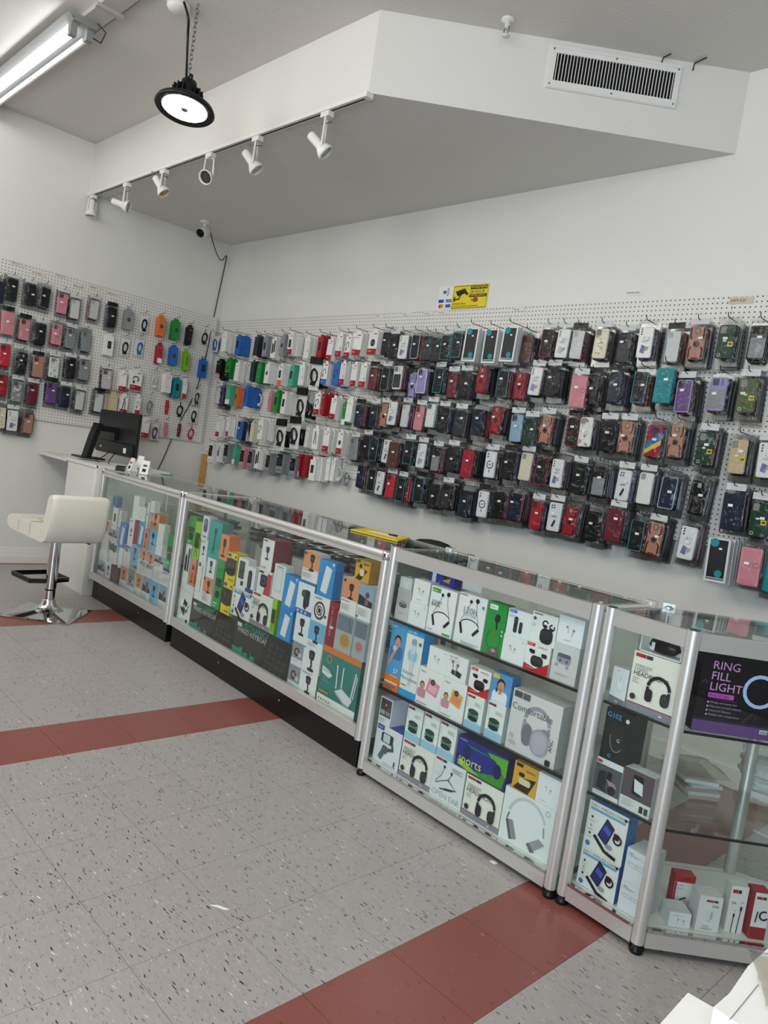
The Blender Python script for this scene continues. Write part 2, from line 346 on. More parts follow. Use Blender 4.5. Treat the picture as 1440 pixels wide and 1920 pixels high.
for (hx, hy), dr, lb, sl in heads:
    p = onZ(hx, hy, ZS-.022); R = empty('track_spotlight', frame(p.x, YS+.003, ZS-.024), lb, 'spotlight', 'spotlights on the ceiling track')
    MB().box(-.035, .035, -.018, .018, -.028, 0, WHITEPL).build('adapter', R)
    dr = dr.normalized(); sl *= 1.12; mid = Vector((0, 0, -sl)); side = dr.cross(Vector((0, 0, 1)))
    side = side.normalized() if side.length > .15 else Vector((0, -1, 0))
    mb = MB()
    for q in (-1, 1):
        e = mid+side*(.036*q); mb.tube([(0, 0, -.02), side*(.03*q)+Vector((0, 0, -.035)), e], .0065, WHITEPL, 6)
    mb.build('yoke', R)
    Mh = Matrix.Translation(mid-dr*.035) @ Matrix.Scale(.84, 4) @ dr.to_track_quat('Z', 'Y').to_matrix().to_4x4()
    MB().lathe([(0, -.078), (.024, -.078), (.029, -.07), (.029, .012), (.036, .03), (.05, .052), (.056, .07), (.056, .084), (.05, .085), (.046, .07)], WHITEPL, 18, Mh).build('lamp_head', R)
    bm_ = mat('c9a35c', .12, .9) if 'gold' in lb else (mat('4a4846', .3, .3) if 'dark' in lb else mat('b9b8b4', .25, .3))
    MB().lathe([(.046, .07), (.03, .066), (.012, .074), (0, .074)], bm_, 16, Mh).build('bulb', R)
    side2 = side*.02
    MB().tube([Vector((.01, 0, -.02)), Vector((.03, .02, -.05)), mid-dr*.14+side2, mid-dr*.1], .003, mat('b5b3ae', .5), 5).build('cord', R)
# pendant
LX, LY = 2.658, -1.953; LZ = 3.0
R = empty('pendant_lamp', frame(LX, LY, LZ) @ Matrix.Rotation(-.14, 4, RT), 'black round high bay pendant lamp hanging from a chain', 'pendant lamp')
MB().lathe([(.118, .004), (.15, -.006), (.158, .004), (.15, .022), (.105, .05), (.075, .07), (.06, .075)], BLACKPL, 36).build('housing', R)
MB().lathe([(0, .006), (.118, .004)], mat('ffffff', .4, emit=60.0), 32).build('lens', R)
MB().lathe([(0, -.004), (.018, -.004), (.022, .005)], mat('5a5a58', .4), 12).build('sensor', R)
fin = MB().box(.055, .082, -.003, .003, .066, .11, BLACKPL).mesh('fin')
for i in range(16): link('fin', fin, R, Matrix.Rotation(2*PI*i/16, 4, 'Z'))
MB().lathe([(.06, .06), (.06, .118), (.045, .125), (.04, .155), (0, .158)], BLACKPL, 18).build('driver', R)
MB().tube([(-.02, 0, .155), (-.02, 0, .185), (0, 0, .2), (.02, 0, .185), (.02, 0, .155)], .006, BLACKPL, 6).build('hook', R)
MB().tube([(-.07, .02, .09), (-.1, .02, .095), (-.1, .02, .115)], .006, BLACKPL, 5).build('clamp_knob', R)
ch = empty('lamp_chain', frame(LX, LY, LZ+.19), 'thin steel chain holding the black pendant lamp', 'chain')
lk = MB(); pts = [(.009*math.cos(a*PI/4), 0, .016*math.sin(a*PI/4)) for a in range(9)]; lk.tube(pts, .0022, STEEL, 4, False); lk = lk.mesh('link')
nl = 15
for i in range(nl): link('chain_link', lk, ch, Matrix.Translation((0, 0, (ZC-LZ-.2)*(i+.5)/nl)) @ Matrix.Rotation(PI/2*(i % 2), 4, 'Z'))
q0 = onZ(345, 4, ZC-.03); cb = [q0, q0+Vector((.03, .02, -.08)), Vector((LX-.03, LY-.02, LZ+.38)), Vector((LX-.04, LY, LZ+.24)), Vector((LX-.02, LY, LZ+.15))]
def smooth(pts, n=6):
    pts = [Vector(p) for p in pts]; out = []
    for i in range(len(pts)-1):
        a, b, c, d = pts[max(i-1, 0)], pts[i], pts[i+1], pts[min(i+2, len(pts)-1)]
        for k in range(n):
            t = k/n; out.append(.5*((2*b)+(c-a)*t+(2*a-5*b+4*c-d)*t*t+(-a+3*b-3*c+d)*t**3))
    return out+[pts[-1]]
tag(MB().tube(smooth(cb), .007, BLACKPL, 6).build('power_cable'), 'black power cable running down to the pendant lamp', 'cable')
p = onZ(335, 8, ZC); tag(MB().lathe([(0, -.035), (.05, -.033), (.06, -.02), (.062, -.001)], WHITEPL, 20, Matrix.Translation((p.x, p.y, ZC))).build('junction_box'), 'round white ceiling junction box above the pendant lamp', 'junction box')
# fluorescent strip
FY = -2.27
FIXM = mat('858786', .5)
R = empty('fluorescent_fixture', frame(0, FY, ZC), 'long ceiling strip fixture with one lit fluorescent tube', 'strip light')
mb = MB(); mb.box(.03, 1.98, -.06, .07, -.07, -.03, FIXM); mb.add([(.03, -.06, -.07), (1.98, -.06, -.07), (1.98, -.095, -.04), (.03, -.095, -.04)], [(0, 1, 2, 3)], FIXM); mb.build('body', R)
MB().box(.0, 4.2, -.01, .10, -.03, -.001, mat('bdbab4', .5, .2)).build('mounting_channel', R)
MB().tube([(.06, -.045, -.115), (1.9, -.045, -.115)], .02, mat('fbfdff', .3, emit=9.0), 12).build('lit_tube', R)
MB().tube([(.06, .045, -.105), (1.88, .045, -.105)], .017, mat('e6e8e6', .3), 12).build('unlit_tube', R)
for x in (.04, 1.92):
    for y, z in ((-.045, -.115), (.045, -.105)): MB().box(x-.012, x+.03, y-.018, y+.018, z-.024, -.06, FIXM).build('lamp_holder', R)
MB().tube([(2.0, .06, -.04), (2.03, .1, -.08), (1.97, .1, -.12), (1.92, .07, -.09)], .004, mat('3a302a', .6), 5).build('loose_lead', R)
MB().box(2.18, 2.21, -.03, .12, -.05, -.03, mat('a9a6a0', .5)).build('bracket', R)
MB().box(.0, 3.6, .105, .118, -.012, -.001, mat('6d655c', .7)).build('seam_strip', R)

# ------------------------------------------------------------------ security camera, cables, plank, signs
R = empty('security_camera', frame(.433, -.54, ZS), 'small white bullet security camera with black lens under the soffit', 'security camera')
MB().lathe([(.045, -.001), (.042, -.018), (.02, -.022), (0, -.022)], WHITEPL, 16).build('mount_base', R)
MB().tube([(0, 0, -.018), (0, 0, -.06), (.01, -.01, -.075)], .013, WHITEPL, 8).build('arm', R)
dv = (-fw*.8-RT*.25-UP*.45).normalized(); Mh = Matrix.Translation((.015, -.015, -.10)) @ dv.to_track_quat('Z', 'Y').to_matrix().to_4x4()
MB().lathe([(0, -.07), (.036, -.07), (.04, -.06), (.04, .05), (.037, .055)], WHITEPL, 18, Mh).build('body', R)
MB().lathe([(.037, .052), (.034, .046), (.013, .046), (.013, .05), (0, .05)], mat('0a0a0b', .15), 18, Mh).build('lens_face', R)
def wire(name, pts, r, col, lb): tag(MB().tube(smooth(pts), r, mat(col, .5), 5).build(name), lb, 'cable')
wire('camera_cable', [(.45, -.5, ZS-.05), (.3, -.34, ZS-.16), (.12, -.16, ZS-.2), onX(425, 480, .012), onX(419, 510, .012), onX(399, 603, .012), onX(390, 650, .03), onX(372, 719, .03), onX(356, 757, .03), onX(329, 807, .012), onX(306, 860, .012), onX(292, 888, .012)], .0045, '2a2928', 'thin black cable running from the camera down the corner to the counter')
pa, pb = onY(382, 852, -.02), onY(372, 906, -.02)
R = tag(MB().box(-.045, .045, -.02, -.002, 0, 1.115, mat('c19a5c', .6)).build('wood_batten', None, frame(.062, 0, 0)), 'bare pine batten standing upright in the corner', 'wood batten')
mb = MB()
for z in (.86, .99, 1.03, .93): mb.lathe([(0, 0), (.006, 0)], mat('5a3f22', .6), 8, Matrix.Translation((random.uniform(-.03, .03), -.0206, z)) @ Matrix.Rotation(PI/2, 4, 'X'))
mb.build('knot', R)
# warning sign
x0, x1, z0, z1 = 2.98, 3.288, 2.418, 2.578; Wd, Hd = x1-x0, z1-z0
R = tag(MB().box(0, Wd, -.003, 0, 0, Hd, mat('e8d21e', .35)).build('warning_sign', None, frame(x0, -.001, z0)), 'yellow surveillance warning sign above the long pegboard', 'sign')
a = [('l', [(.02, .04), (.98, .04), (.98, .96), (.02, .96), (.02, .04)], .012, '1b1a10'), ('r', .5, .8, .97, .95, '1b1a10'), ('t', .51, .83, .1, 'WARNING', 'e8d21e'),
     ('t', .5, .63, .1, '24 HOUR', '1b1a10'), ('r', .48, .47, .97, .6, '1b1a10'), ('t', .49, .5, .066, 'SURVEILLANCE', 'e8d21e'),
     ('p', [(.08, .74), (.34, .86), (.42, .68), (.16, .54)], '1b1a10'), ('p', [(.36, .7), (.46, .66), (.43, .56), (.38, .6)], '1b1a10'), ('l', [(.24, .6), (.2, .42), (.08, .4)], .03, '1b1a10'), ('r', .05, .32, .09, .52, '1b1a10'),
     ('c', .68, .37, .06, 'b84a28'), ('t', .56, .3, .09, 'Night', '1b1a10'), ('t', .05, .19, .055, 'Attention Please', '1b1a10'), ('t', .05, .09, .047, 'You have entered the monitoring area', '1b1a10')]
MB().art(a, Wd, Hd, -.0035).build('print', R)
a0, a1 = onY(825, 538), onY(847, 579)
R = tag(MB().box(0, a1.x-a0.x, -.002, 0, 0, a0.z-a1.z, mat('e9eaec', .4)).build('payment_sticker', None, frame(a0.x, -.001, a1.z)), 'white card payment sticker beside the yellow warning sign', 'sticker')
MB().art([('o', .45, .74, .1, .04, -60, 60, '555a66'), ('o', .45, .74, .22, .04, -60, 60, '555a66'), ('c', .4, .74, .09, '555a66'), ('r', .08, .28, .42, .42, '2c4fa0'), ('r', .56, .28, .92, .42, '7d8390'), ('c', .22, .13, .1, 'c23a2a'), ('c', .34, .13, .1, 'd98a30'), ('r', .58, .06, .9, .2, '3a5aa8')], a1.x-a0.x, a0.z-a1.z, -.0024).build('print', R)
def shelf_label(px, py, wd, txt, lb, wall='b', col='e9e7e2'):
    h = wd*.28
    if wall == 'b': p = onY(px, py, -.022); M = frame(p.x, -.022 if p.z < 2.412 else -.001, p.z)
    else: p = onX(px, py, .022); M = frame(.022, p.y, p.z, PI/2)
    o = tag(MB().box(-wd/2, wd/2, -.001, 0, -h/2, h/2, mat(col, .6)).build('price_label', None, M), lb, 'label', 'paper labels on the pegboards')
    MB().art([('t', .06, .3, .17, txt, '2a2826')], wd, h, -.0014, -wd/2, -h/2).build('lettering', o)
shelf_label(1186, 547, .10, 'SAMSUNG', 'white paper label on the wall above the long pegboard')
shelf_label(1390, 563, .12, 'SAM A20', 'beige paper label at the top edge near the last board seam', 'b', 'cfc2b0')
shelf_label(1407, 797, .11, 'SAM S20 Plus', 'beige paper label in the middle of the long pegboard, far end', 'b', 'cfc2b0')
for i, (x, y, t, c, n) in enumerate([(712, 593, 'iPhone', 'e3e0d9', 'first'), (762, 589, 'Galaxy', 'e3e0d9', 'second'), (803, 588, 'OnePlus', 'e3e0d9', 'third'), (831, 586, 'MOTO G', 'e3e0d9', 'fourth'), (972, 580, 'Pixel 6a', 'e3e0d9', 'fifth')]):
    shelf_label(x, y, .085, t, f'small paper label at top of long pegboard, {n} from the corner', 'b', c)
for x, y, t, n in [(35, 495, 'iPhone 11', 'first'), (72, 513, 'iP 11 Max', 'second'), (117, 518, 'iPhone X', 'third'), (149, 538, 'iPhone XR', 'fourth'), (180, 540, 'Galaxy', 'fifth'), (213, 552, 'iPhone 12', 'sixth')]:
    shelf_label(x, y, .11, t, f'small paper label at top of corner pegboard, {n} from the photo edge', 'l', 'dcd3c4')

# ------------------------------------------------------------------ pegboards
PZ0, PZ1 = 1.145, 2.411; QZ0, QZ1 = 1.217, 2.433
PB = empty('pegboard', frame(0, 0, 0), 'long white perforated pegboard covering the back wall', 'pegboard')
seams = [.02, 1.192, 2.42, 3.644, 4.903, 6.13, 7.3]
for a, b in zip(seams, seams[1:]): MB().box(.0008, b-a-.0008, -.020, -.012, 0, PZ1-PZ0, PEG).build('panel', PB, frame(a, 0, PZ0))
for z in (PZ0+.03, (PZ0+PZ1)/2, PZ1-.04): MB().box(.03, 7.29, -.012, -.0005, z-.02, z+.02, mat('cfc8bb', .6)).build('batten', PB)
PL = empty('pegboard', frame(0, 0, 0, PI/2), 'white perforated pegboard on the left wall behind the counter', 'pegboard')
sl = [-.05, -.47, -1.69, -2.91]
for a, b in zip(sl, sl[1:]): MB().box(b+.0008, a-.0008, -.020, -.012, 0, QZ1-QZ0, PEG).build('panel', PL, frame(0, 0, QZ0))
for z in (QZ0+.03, QZ1-.04): MB().box(-2.9, -.06, -.012, -.0005, z-.02, z+.02, mat('cfc8bb', .6)).build('batten', PL)
# ------------------------------------------------------------------ goods hanging on the pegboards
PAL = dict(K=('131315', 'black'), N=('182138', 'navy'), R=('a3202f', 'red'), M=('6d2233', 'maroon'), G=('22402f', 'dark green'), O=('56663f', 'olive green'), P=('d58a95', 'pink'),
    L=('9b92c4', 'lilac'), W=('e9e9e5', 'white'), S=('2c3138', 'slate grey'), B=('2767b4', 'blue'), T=('1d8b93', 'teal'), D=('b8836f', 'rose gold'), A=('8d9092', 'grey'),
    C=('c8cbc9', 'clear'), Y=('dfc224', 'yellow'), E=('ddd6bd', 'cream'), Q=('55372a', 'brown'), H=('8fb0c2', 'pale blue'), U=('6d4c85', 'purple'), V=('78bd22', 'lime'),
    X=('1c8a3b', 'green'), J=('de7434', 'orange'), F=('c9b48f', 'gold'), I=('4fae92', 'mint'), Z=('c2263f', 'crimson'))
CW, CH, CT = .080, .165, .012
def hx(c): return PAL[c][0]
def dk(h, k=.55): return ''.join('%02x' % int(int(h[i:i+2], 16)*k) for i in (0, 2, 4))
def cam_win(col): return [('q', .3, .87, .44, .5, .1, dk(col, .6)), ('c', .2, .91, .075, '0b0b0d'), ('c', .2, .82, .075, '0b0b0d'), ('c', .4, .87, .075, '0b0b0d')]
def case_spec(t):
    """type string -> (object name, category, look, [(part, MB)], body material)"""
    k, c = t[0], t[1]; h, cn = PAL[c]; fr = 'behind'
    body = MB(); art = []; glossy = mat(h, .3); name, cat = 'phone_case', 'phone case'
    o = rr(0, -CH/2, CW, CH, .011, 3)
    if k == 'k':
        body.plate(o, -CT, 0, glossy, .003); look = f'{cn} phone case'; art = cam_win(h)
        if len(t) > 2:
            d = hx(t[2]); art += [('q', .5, .5, 1.02, 2.06, .14, d), ('q', .5, .5, .9, 1.94, .1, h)]+cam_win(h); look = f'{cn} phone case with {PAL[t[2]][1]} rim'
    elif k == 'g':
        body.plate(o, -CT, 0, glossy, .003); look = f'{cn} armour phone case with ring stand'; b = '1c1a1a' if c != 'K' else '454547'
        art = [('l', [(.1, .96), (.1, .7), (.2, .62)], .09, b), ('l', [(.9, .96), (.9, .7), (.8, .62)], .09, b), ('l', [(.1, .04), (.1, .3), (.2, .38)], .09, b), ('l', [(.9, .04), (.9, .3), (.8, .38)], .09, b),
               ('q', .5, .86, .3, .36, .08, dk(h, .5)), ('q', .5, .86, .22, .28, .05, '9a9a98'), ('c', .5, .46, .2, b), ('o', .5, .46, .15, .03, 0, 360, dk(h, .75)), ('r', .3, .02, .7, .05, b)]
    elif k == 'w':
        body.plate(o, -CT, 0, mat('ecebe8', .3, coat=.3), .003); look = 'white printed phone case card'
        art = [('c', .2, .92, .055, '222226'), ('c', .2, .84, .055, '222226'), ('c', .2, .76, .055, '222226'), ('t', .36, .6, .26, 'A13', '8a8a90'), ('r', .3, .54, .75, .555, '9a9aa0'), ('r', .3, .5, .7, .515, 'b0b0b4'),
               ('p', [(.22, .18), (.52, .13), (.62, .36), (.32, .42)], '6f76a8'), ('p', [(.5, .2), (.78, .26), (.82, .38), (.56, .33)], 'b9a7ae')]
        if c != 'W': art += [('p', [(.22, .18), (.52, .13), (.62, .36), (.32, .42)], h)]; look = f'white printed phone case card with {cn} picture'
    elif k == 'c':
        body.plate(o, -CT, 0, CLEARCASE, .003); look = f'clear phone case'; art = [('r', .2, .1, .8, .102, 'd0d2d0')]
        if c != 'C': body = MB().plate(o, -CT, 0, mat(h, .3, coat=.4), .003); look = f'translucent {cn} phone case'
        art = [('q', .5, .5, .86, 1.9, .1, 'd6d8d6' if c == 'C' else h), ('q', .28, .87, .34, .4, .08, 'b4b6b4' if c == 'C' else dk(h, .7))]
    elif k == 't':
        o = rr(0, -.1, .104, .21, .004, 2); body.plate(o, -.02, 0, mat('cfd3d2', .25, coat=.4)); name = 'boxed_phone_case'; look = 'boxed black phone case with teal dot'
        q = [('r', .1, .06, .9, .97, '191a1c'), ('q', .5, .55, .66, 1.4, .1, '232528'), ('c', .3, .9, .2, hx('T')), ('c', .62, .2, .17, hx('T')), ('r', .12, .08, .88, .11, 'a8a8a8'), ('r', .52, .75, .66, .79, 'f2f2f0')]
        return name, cat, look, [('', body), ('print', MB().art(q, .104, .21, -.0205, -.052, -.205))], .02
    elif k == 'l':
        o = rr(0, -.09, .092, .18, .006, 2); body.plate(o, -.016, 0, mat(h, .42), .002); name = 'wallet_case'; cat = 'wallet case'; look = f'{cn} leather wallet phone case'
        art = [('q', .8, .55, .36, .26, .1, dk(h, .8)), ('q', .8, .55, .26, .16, .06, h), ('r', .04, .02, .96, .03, dk(h, .7))]
        return name, cat, look, [('', body), ('clasp', MB().art(art, .092, .18, -.0165, -.046, -.18)), ], .016
    elif k == 'm':
        body.plate(o, -CT, 0, mat('e4e5e6', .25, coat=.4), .003); look = 'white phone case with magnetic ring print'
        art = [('q', .5, .5, .92, 1.96, .12, 'd4d5d8'), ('q', .5, .5, .86, 1.9, .1, 'ededef'), ('o', .5, .5, .28, .08, 0, 360, '3c3e44'), ('l', [(.5, .32), (.5, .2)], .07, '3c3e44'), ('c', .24, .9, .07, '55575c'), ('c', .24, .8, .07, '55575c'), ('r', .38, .48, .62, .52, '8a8a90')]
    elif k == '2':
        d = hx(t[2]); body.plate(o, -CT, 0, mat(h, .35, coat=.2), .003); look = f'two-tone {cn} and {PAL[t[2]][1]} phone case'
        art = [('q', .5, .36, .86, 1.2, .08, d), ('q', .3, .86, .4, .42, .08, dk(h, .55)), ('q', .7, .86, .18, .42, .06, dk(h, .8))]
    elif k == 's':
        body.plate(o, -CT, 0, mat('e6e6e6', .3, coat=.3), .003); look = 'white phone case with black stand picture'
        art = [('c', .24, .9, .06, '26262a'), ('c', .42, .9, .06, '26262a'), ('c', .24, .82, .06, '26262a'), ('c', .42, .82, .06, '26262a'), ('r', .3, .5, .7, .53, '6a6a6e'), ('p', [(.36, .18), (.5, .14), (.68, .36), (.56, .42)], '2b2b2f')]
    elif k == 'f':
        d = hx(t[2]); body.plate(o, -CT, 0, mat(h, .35, coat=.3), .003); look = f'{cn} phone case with {PAL[t[2]][1]} pattern'
        rg = random.Random(h); art = [('c', rg.uniform(.12, .88), rg.uniform(.06, .94), rg.uniform(.04, .09), d) for _ in range(14)]+[('q', .28, .87, .36, .4, .08, dk(h, .6))]
    elif k == 'r':
        body.plate(o, -CT, 0, glossy, .003); look = f'{cn} phone case with ring and yellow tag'
        art = [('q', .27, .85, .36, .44, .08, '8f8a88'), ('r', .66, .36, .98, .5, 'd8c41e'), ('r', .72, .4, .92, .46, '3a3510'), ('o', .24, .1, .09, .035, 0, 360, 'd2cdbd'), ('r', .35, .5, .55, .55, 'f0f0ee')]
    elif k == 'x':
        body.plate(o, -CT, 0, glossy, .003); look = f'{cn} phone case with black cut-outs'
        art = [('p', [(0, .45), (1, .85), (1, .45), (.0, .05)], '2c6f9a'), ('p', [(0, .2), (1, .55), (1, .4), (0, .05)], 'd7c23a'), ('p', [(.2, .9), (.8, .95), (.5, .6)], '3a2f5a')]
        look = 'multicoloured striped phone case'
    yv = -CT-.0004
    return name, cat, look, [('', body), ('camera_cutout', MB().art(art, CW, CH, yv, -CW/2, -CH))], CT
BW, BH, BD = .068, .165, .02
PIC = {'d': [('q', .45, .55, .5, .95, .1, '1d1d20'), ('q', .45, .55, .36, .7, .06, '34353a')], 'c': [('l', arc(.45, .6, .25, -60, 200, 10, .5), .09, '222226'), ('r', .2, .34, .36, .5, '222226')],
       'o': [('l', [(.25, .3), (.25, .82), (.75, .82), (.75, .45)], .05, 'a9abab'), ('r', .68, .3, .82, .45, '8f9191')], 'n': [('r', .2, .8, .7, .83, '9a9a98'), ('r', .2, .3, .6, .32, 'b5b5b2')],
       's': [('q', .35, .5, .34, 1.3, .12, '1b1b1f'), ('c', .35, .72, .1, '6d6e74'), ('r', .62, .3, .9, .9, '2a2a2e')], 'p': [('l', [(.3, .25), (.45, .8)], .12, '222226'), ('l', [(.65, .25), (.6, .75)], .1, '303036'), ('c', .45, .82, .1, '222226')],
       'e': [('r', .06, .35, .94, .96, '17171a'), ('q', .5, .62, .6, .55, .15, '2f2f36'), ('r', .12, .8, .22, .86, 'f0f0ee'), ('c', .25, .14, .06, '222222'), ('c', .5, .14, .06, '222222'), ('c', .75, .14, .06, '222222')],
       'g': [('q', .5, .52, .46, .5, .2, '23262b'), ('c', .5, .52, .12, '5a6068')]}
PICN = dict(d='black device', c='black cable', o='cable outline', n='', s='black shaver', p='two black sticks', e='dark earphone window', g='dark gadget')
def box_spec(t):
    c, band, pic = t[1], t[2], t[3]; h, cn = PAL[c]; wd = BW*1.55 if t[0] == 'B' else (BW*.62 if t[0] == 'n' else BW)
    b = MB().box(-wd/2, wd/2, -BD, 0, -BH, 0, mat(h, .4, coat=.15)); b.plate(rr(0, .01, wd*.5, .022, .006, 2), -.012, -.009, mat(h, .4))
    art = list(PIC[pic]); look = f'{cn} box'
    if band != '-':
        art = [('r', 0, 0, 1, .26, hx(band)), ('t', .1, .12, .16, 'Cable', 'f1e9e6')]+art+[('r', .5, .9, .85, .94, hx('R') if band == 'R' else dk(hx(band)))]; look += f' with {PAL[band][1]} base'
    if PICN[pic]: look += (' and ' if band != '-' else ' with ')+PICN[pic]
    if t[0] == 'B': look = 'wide '+look
    if t[0] == 'n': look = 'narrow '+look
    return 'accessory_box', 'accessory box', look, [('', b), ('print', MB().art(art, wd, BH, -BD-.0005, -wd/2, -BH))], BD
def coil_spec(t):
    k, c = t[0], t[1]; h, cn = PAL[c]; rg = random.Random(t); m = mat(h, .45); P = []
    pts = []
    for i in range(64):
        a = 2*PI*i/16; r = .036+.004*math.sin(i*.7); pts.append((r*math.cos(a)*(.62 if k != 'o' else .8), -.012-.009*math.sin(i*.37), -.075+r*1.15*math.sin(a)))
    coil = MB().tube(pts, .0042, m, 5); coil.box(-.014, .014, -.025, -.004, -.135, -.112, m)
    if k == 'o': coil.tube([(0, -.01, -.03), (0, -.01, .01)], .004, m, 5); return 'cable_coil', 'cable', f'coiled {cn} cable hung bare', [('', coil)], .02
    if k == 'y':
        coil = MB()
        for i in range(5): coil.tube([(-.012+.006*i, -.01, 0), (-.016+.008*i+rg.uniform(-.004, .004), -.012, -.06), (-.012+.006*i, -.01, -.13)], .0035, m, 5)
        coil.tube([(-.02, -.012, -.06), (.02, -.012, -.06)], .006, m, 5); return 'cable_bundle', 'cable', f'tied bundle of {cn} cable', [('', coil)], .02
    parts = [('', coil)]
    bagm = MB(); wv = bag_grid(.1, .03, -.17, rg.random()); bagm.add(*wv, BAG, True); parts.append(('bag', bagm))
    look = f'{cn} cable coil in clear bag'
    if k == 'h':
        parts.append(('header_card', MB().box(-.05, .05, -.022, -.002, .0, .045, mat('141416', .4)))); look = f'{cn} adapter cable in black-topped bag'
        parts.append(('backing_card', MB().box(-.046, .046, -.003, 0, -.165, 0, CARD)))
    elif k == 'v': look = f'crumpled clear bag with {cn} contents'
    else: parts.append(('backing_card', MB().box(-.04, .04, -.003, 0, -.15, 0, CARD)))
    return 'bagged_cable', 'bagged cable', look, parts, .022
def bag_grid(w, zt, zb, seed, y=-.019, nx=5, nz=8):
    rg = random.Random(seed); vs = []
    for j in range(nz+1):
        for i in range(nx+1):
            e = i in (0, nx) or j in (0, nz); vs.append((-w/2+w*i/nx+rg.uniform(-.002, .002), (-.004 if e else y+rg.uniform(-.006, .001)), zb+(zt-zb)*j/nz))
    return vs, [(j*(nx+1)+i, j*(nx+1)+i+1, (j+1)*(nx+1)+i+1, (j+1)*(nx+1)+i) for j in range(nz) for i in range(nx)]
BAGS = [MB().add(*bag_grid(.108, .042, -.2, s), BAG, True).mesh('bag') for s in range(5)]
HEAD = {c: MB().box(-.046, .046, -.004, -.001, .012, .044, mat(h, .35)).mesh('header_card') for c, h in (('K', '131315'), ('W', 'dfe0df'))}
STK = MB().box(-.011, .011, -.0006, 0, -.006, .006, mat('f3f2ee', .5)).mesh('price_sticker')
SPEC = {}
def spec(t):
    if t not in SPEC:
        f = case_spec if t[0] in 'kgwctlm2sfxr' else (box_spec if t[0] in 'bBn' else coil_spec)
        n, c, l, parts, d = f(t); SPEC[t] = (n, c, l, [(pn or n, mb.mesh(pn or n)) for pn, mb in parts], d)
    return SPEC[t]
BACKC = [mat(hx(c), .22) for c in 'KKKNNSMKKUQR']
BACKM = [MB().plate(rr(0, -CH/2, CW, CH, .011, 2), -CT, 0, m, .003).mesh('phone_case') for m in BACKC]
SLEEVE = clear_mat('poly_sleeve', 'e6e8e8', 1.4, .25, base=.17)
SHEET = ([(x, y, z) for z in (-.197, .03) for y in (-.001, .0) for x in (-.054, .054)], [(0, 2, 3, 1), (4, 5, 7, 6), (0, 1, 5, 4), (2, 6, 7, 3), (0, 4, 6, 2), (1, 3, 7, 5)])
HOOKS = {}
def hook_mesh(L):
    L = round(L, 2)
    if L not in HOOKS: HOOKS[L] = MB().tube([(0, -.018, 0), (0, -L+.012, 0), (0, -L, .006), (0, -L-.006, .022)], .0023, DARKMET, 5).mesh('peg_hook')
    return HOOKS[L]
ROWN = ['top row', 'second row', 'middle row', 'fourth row', 'bottom row']
ORD = ['first', 'second', 'third', 'fourth', 'fifth', 'sixth', 'seventh', 'eighth', 'ninth', 'tenth', 'eleventh', 'twelfth', 'thirteenth', 'fourteenth', 'fifteenth', 'sixteenth', 'seventeenth', 'eighteenth', 'nineteenth', 'twentieth', 'twenty-first', 'twenty-second']
A4 = (380, 560, 4.0); A5 = (640, 560, 3.4286); A6 = (1020, 540, 3.3095); A3 = (0, 460, 3.4286)
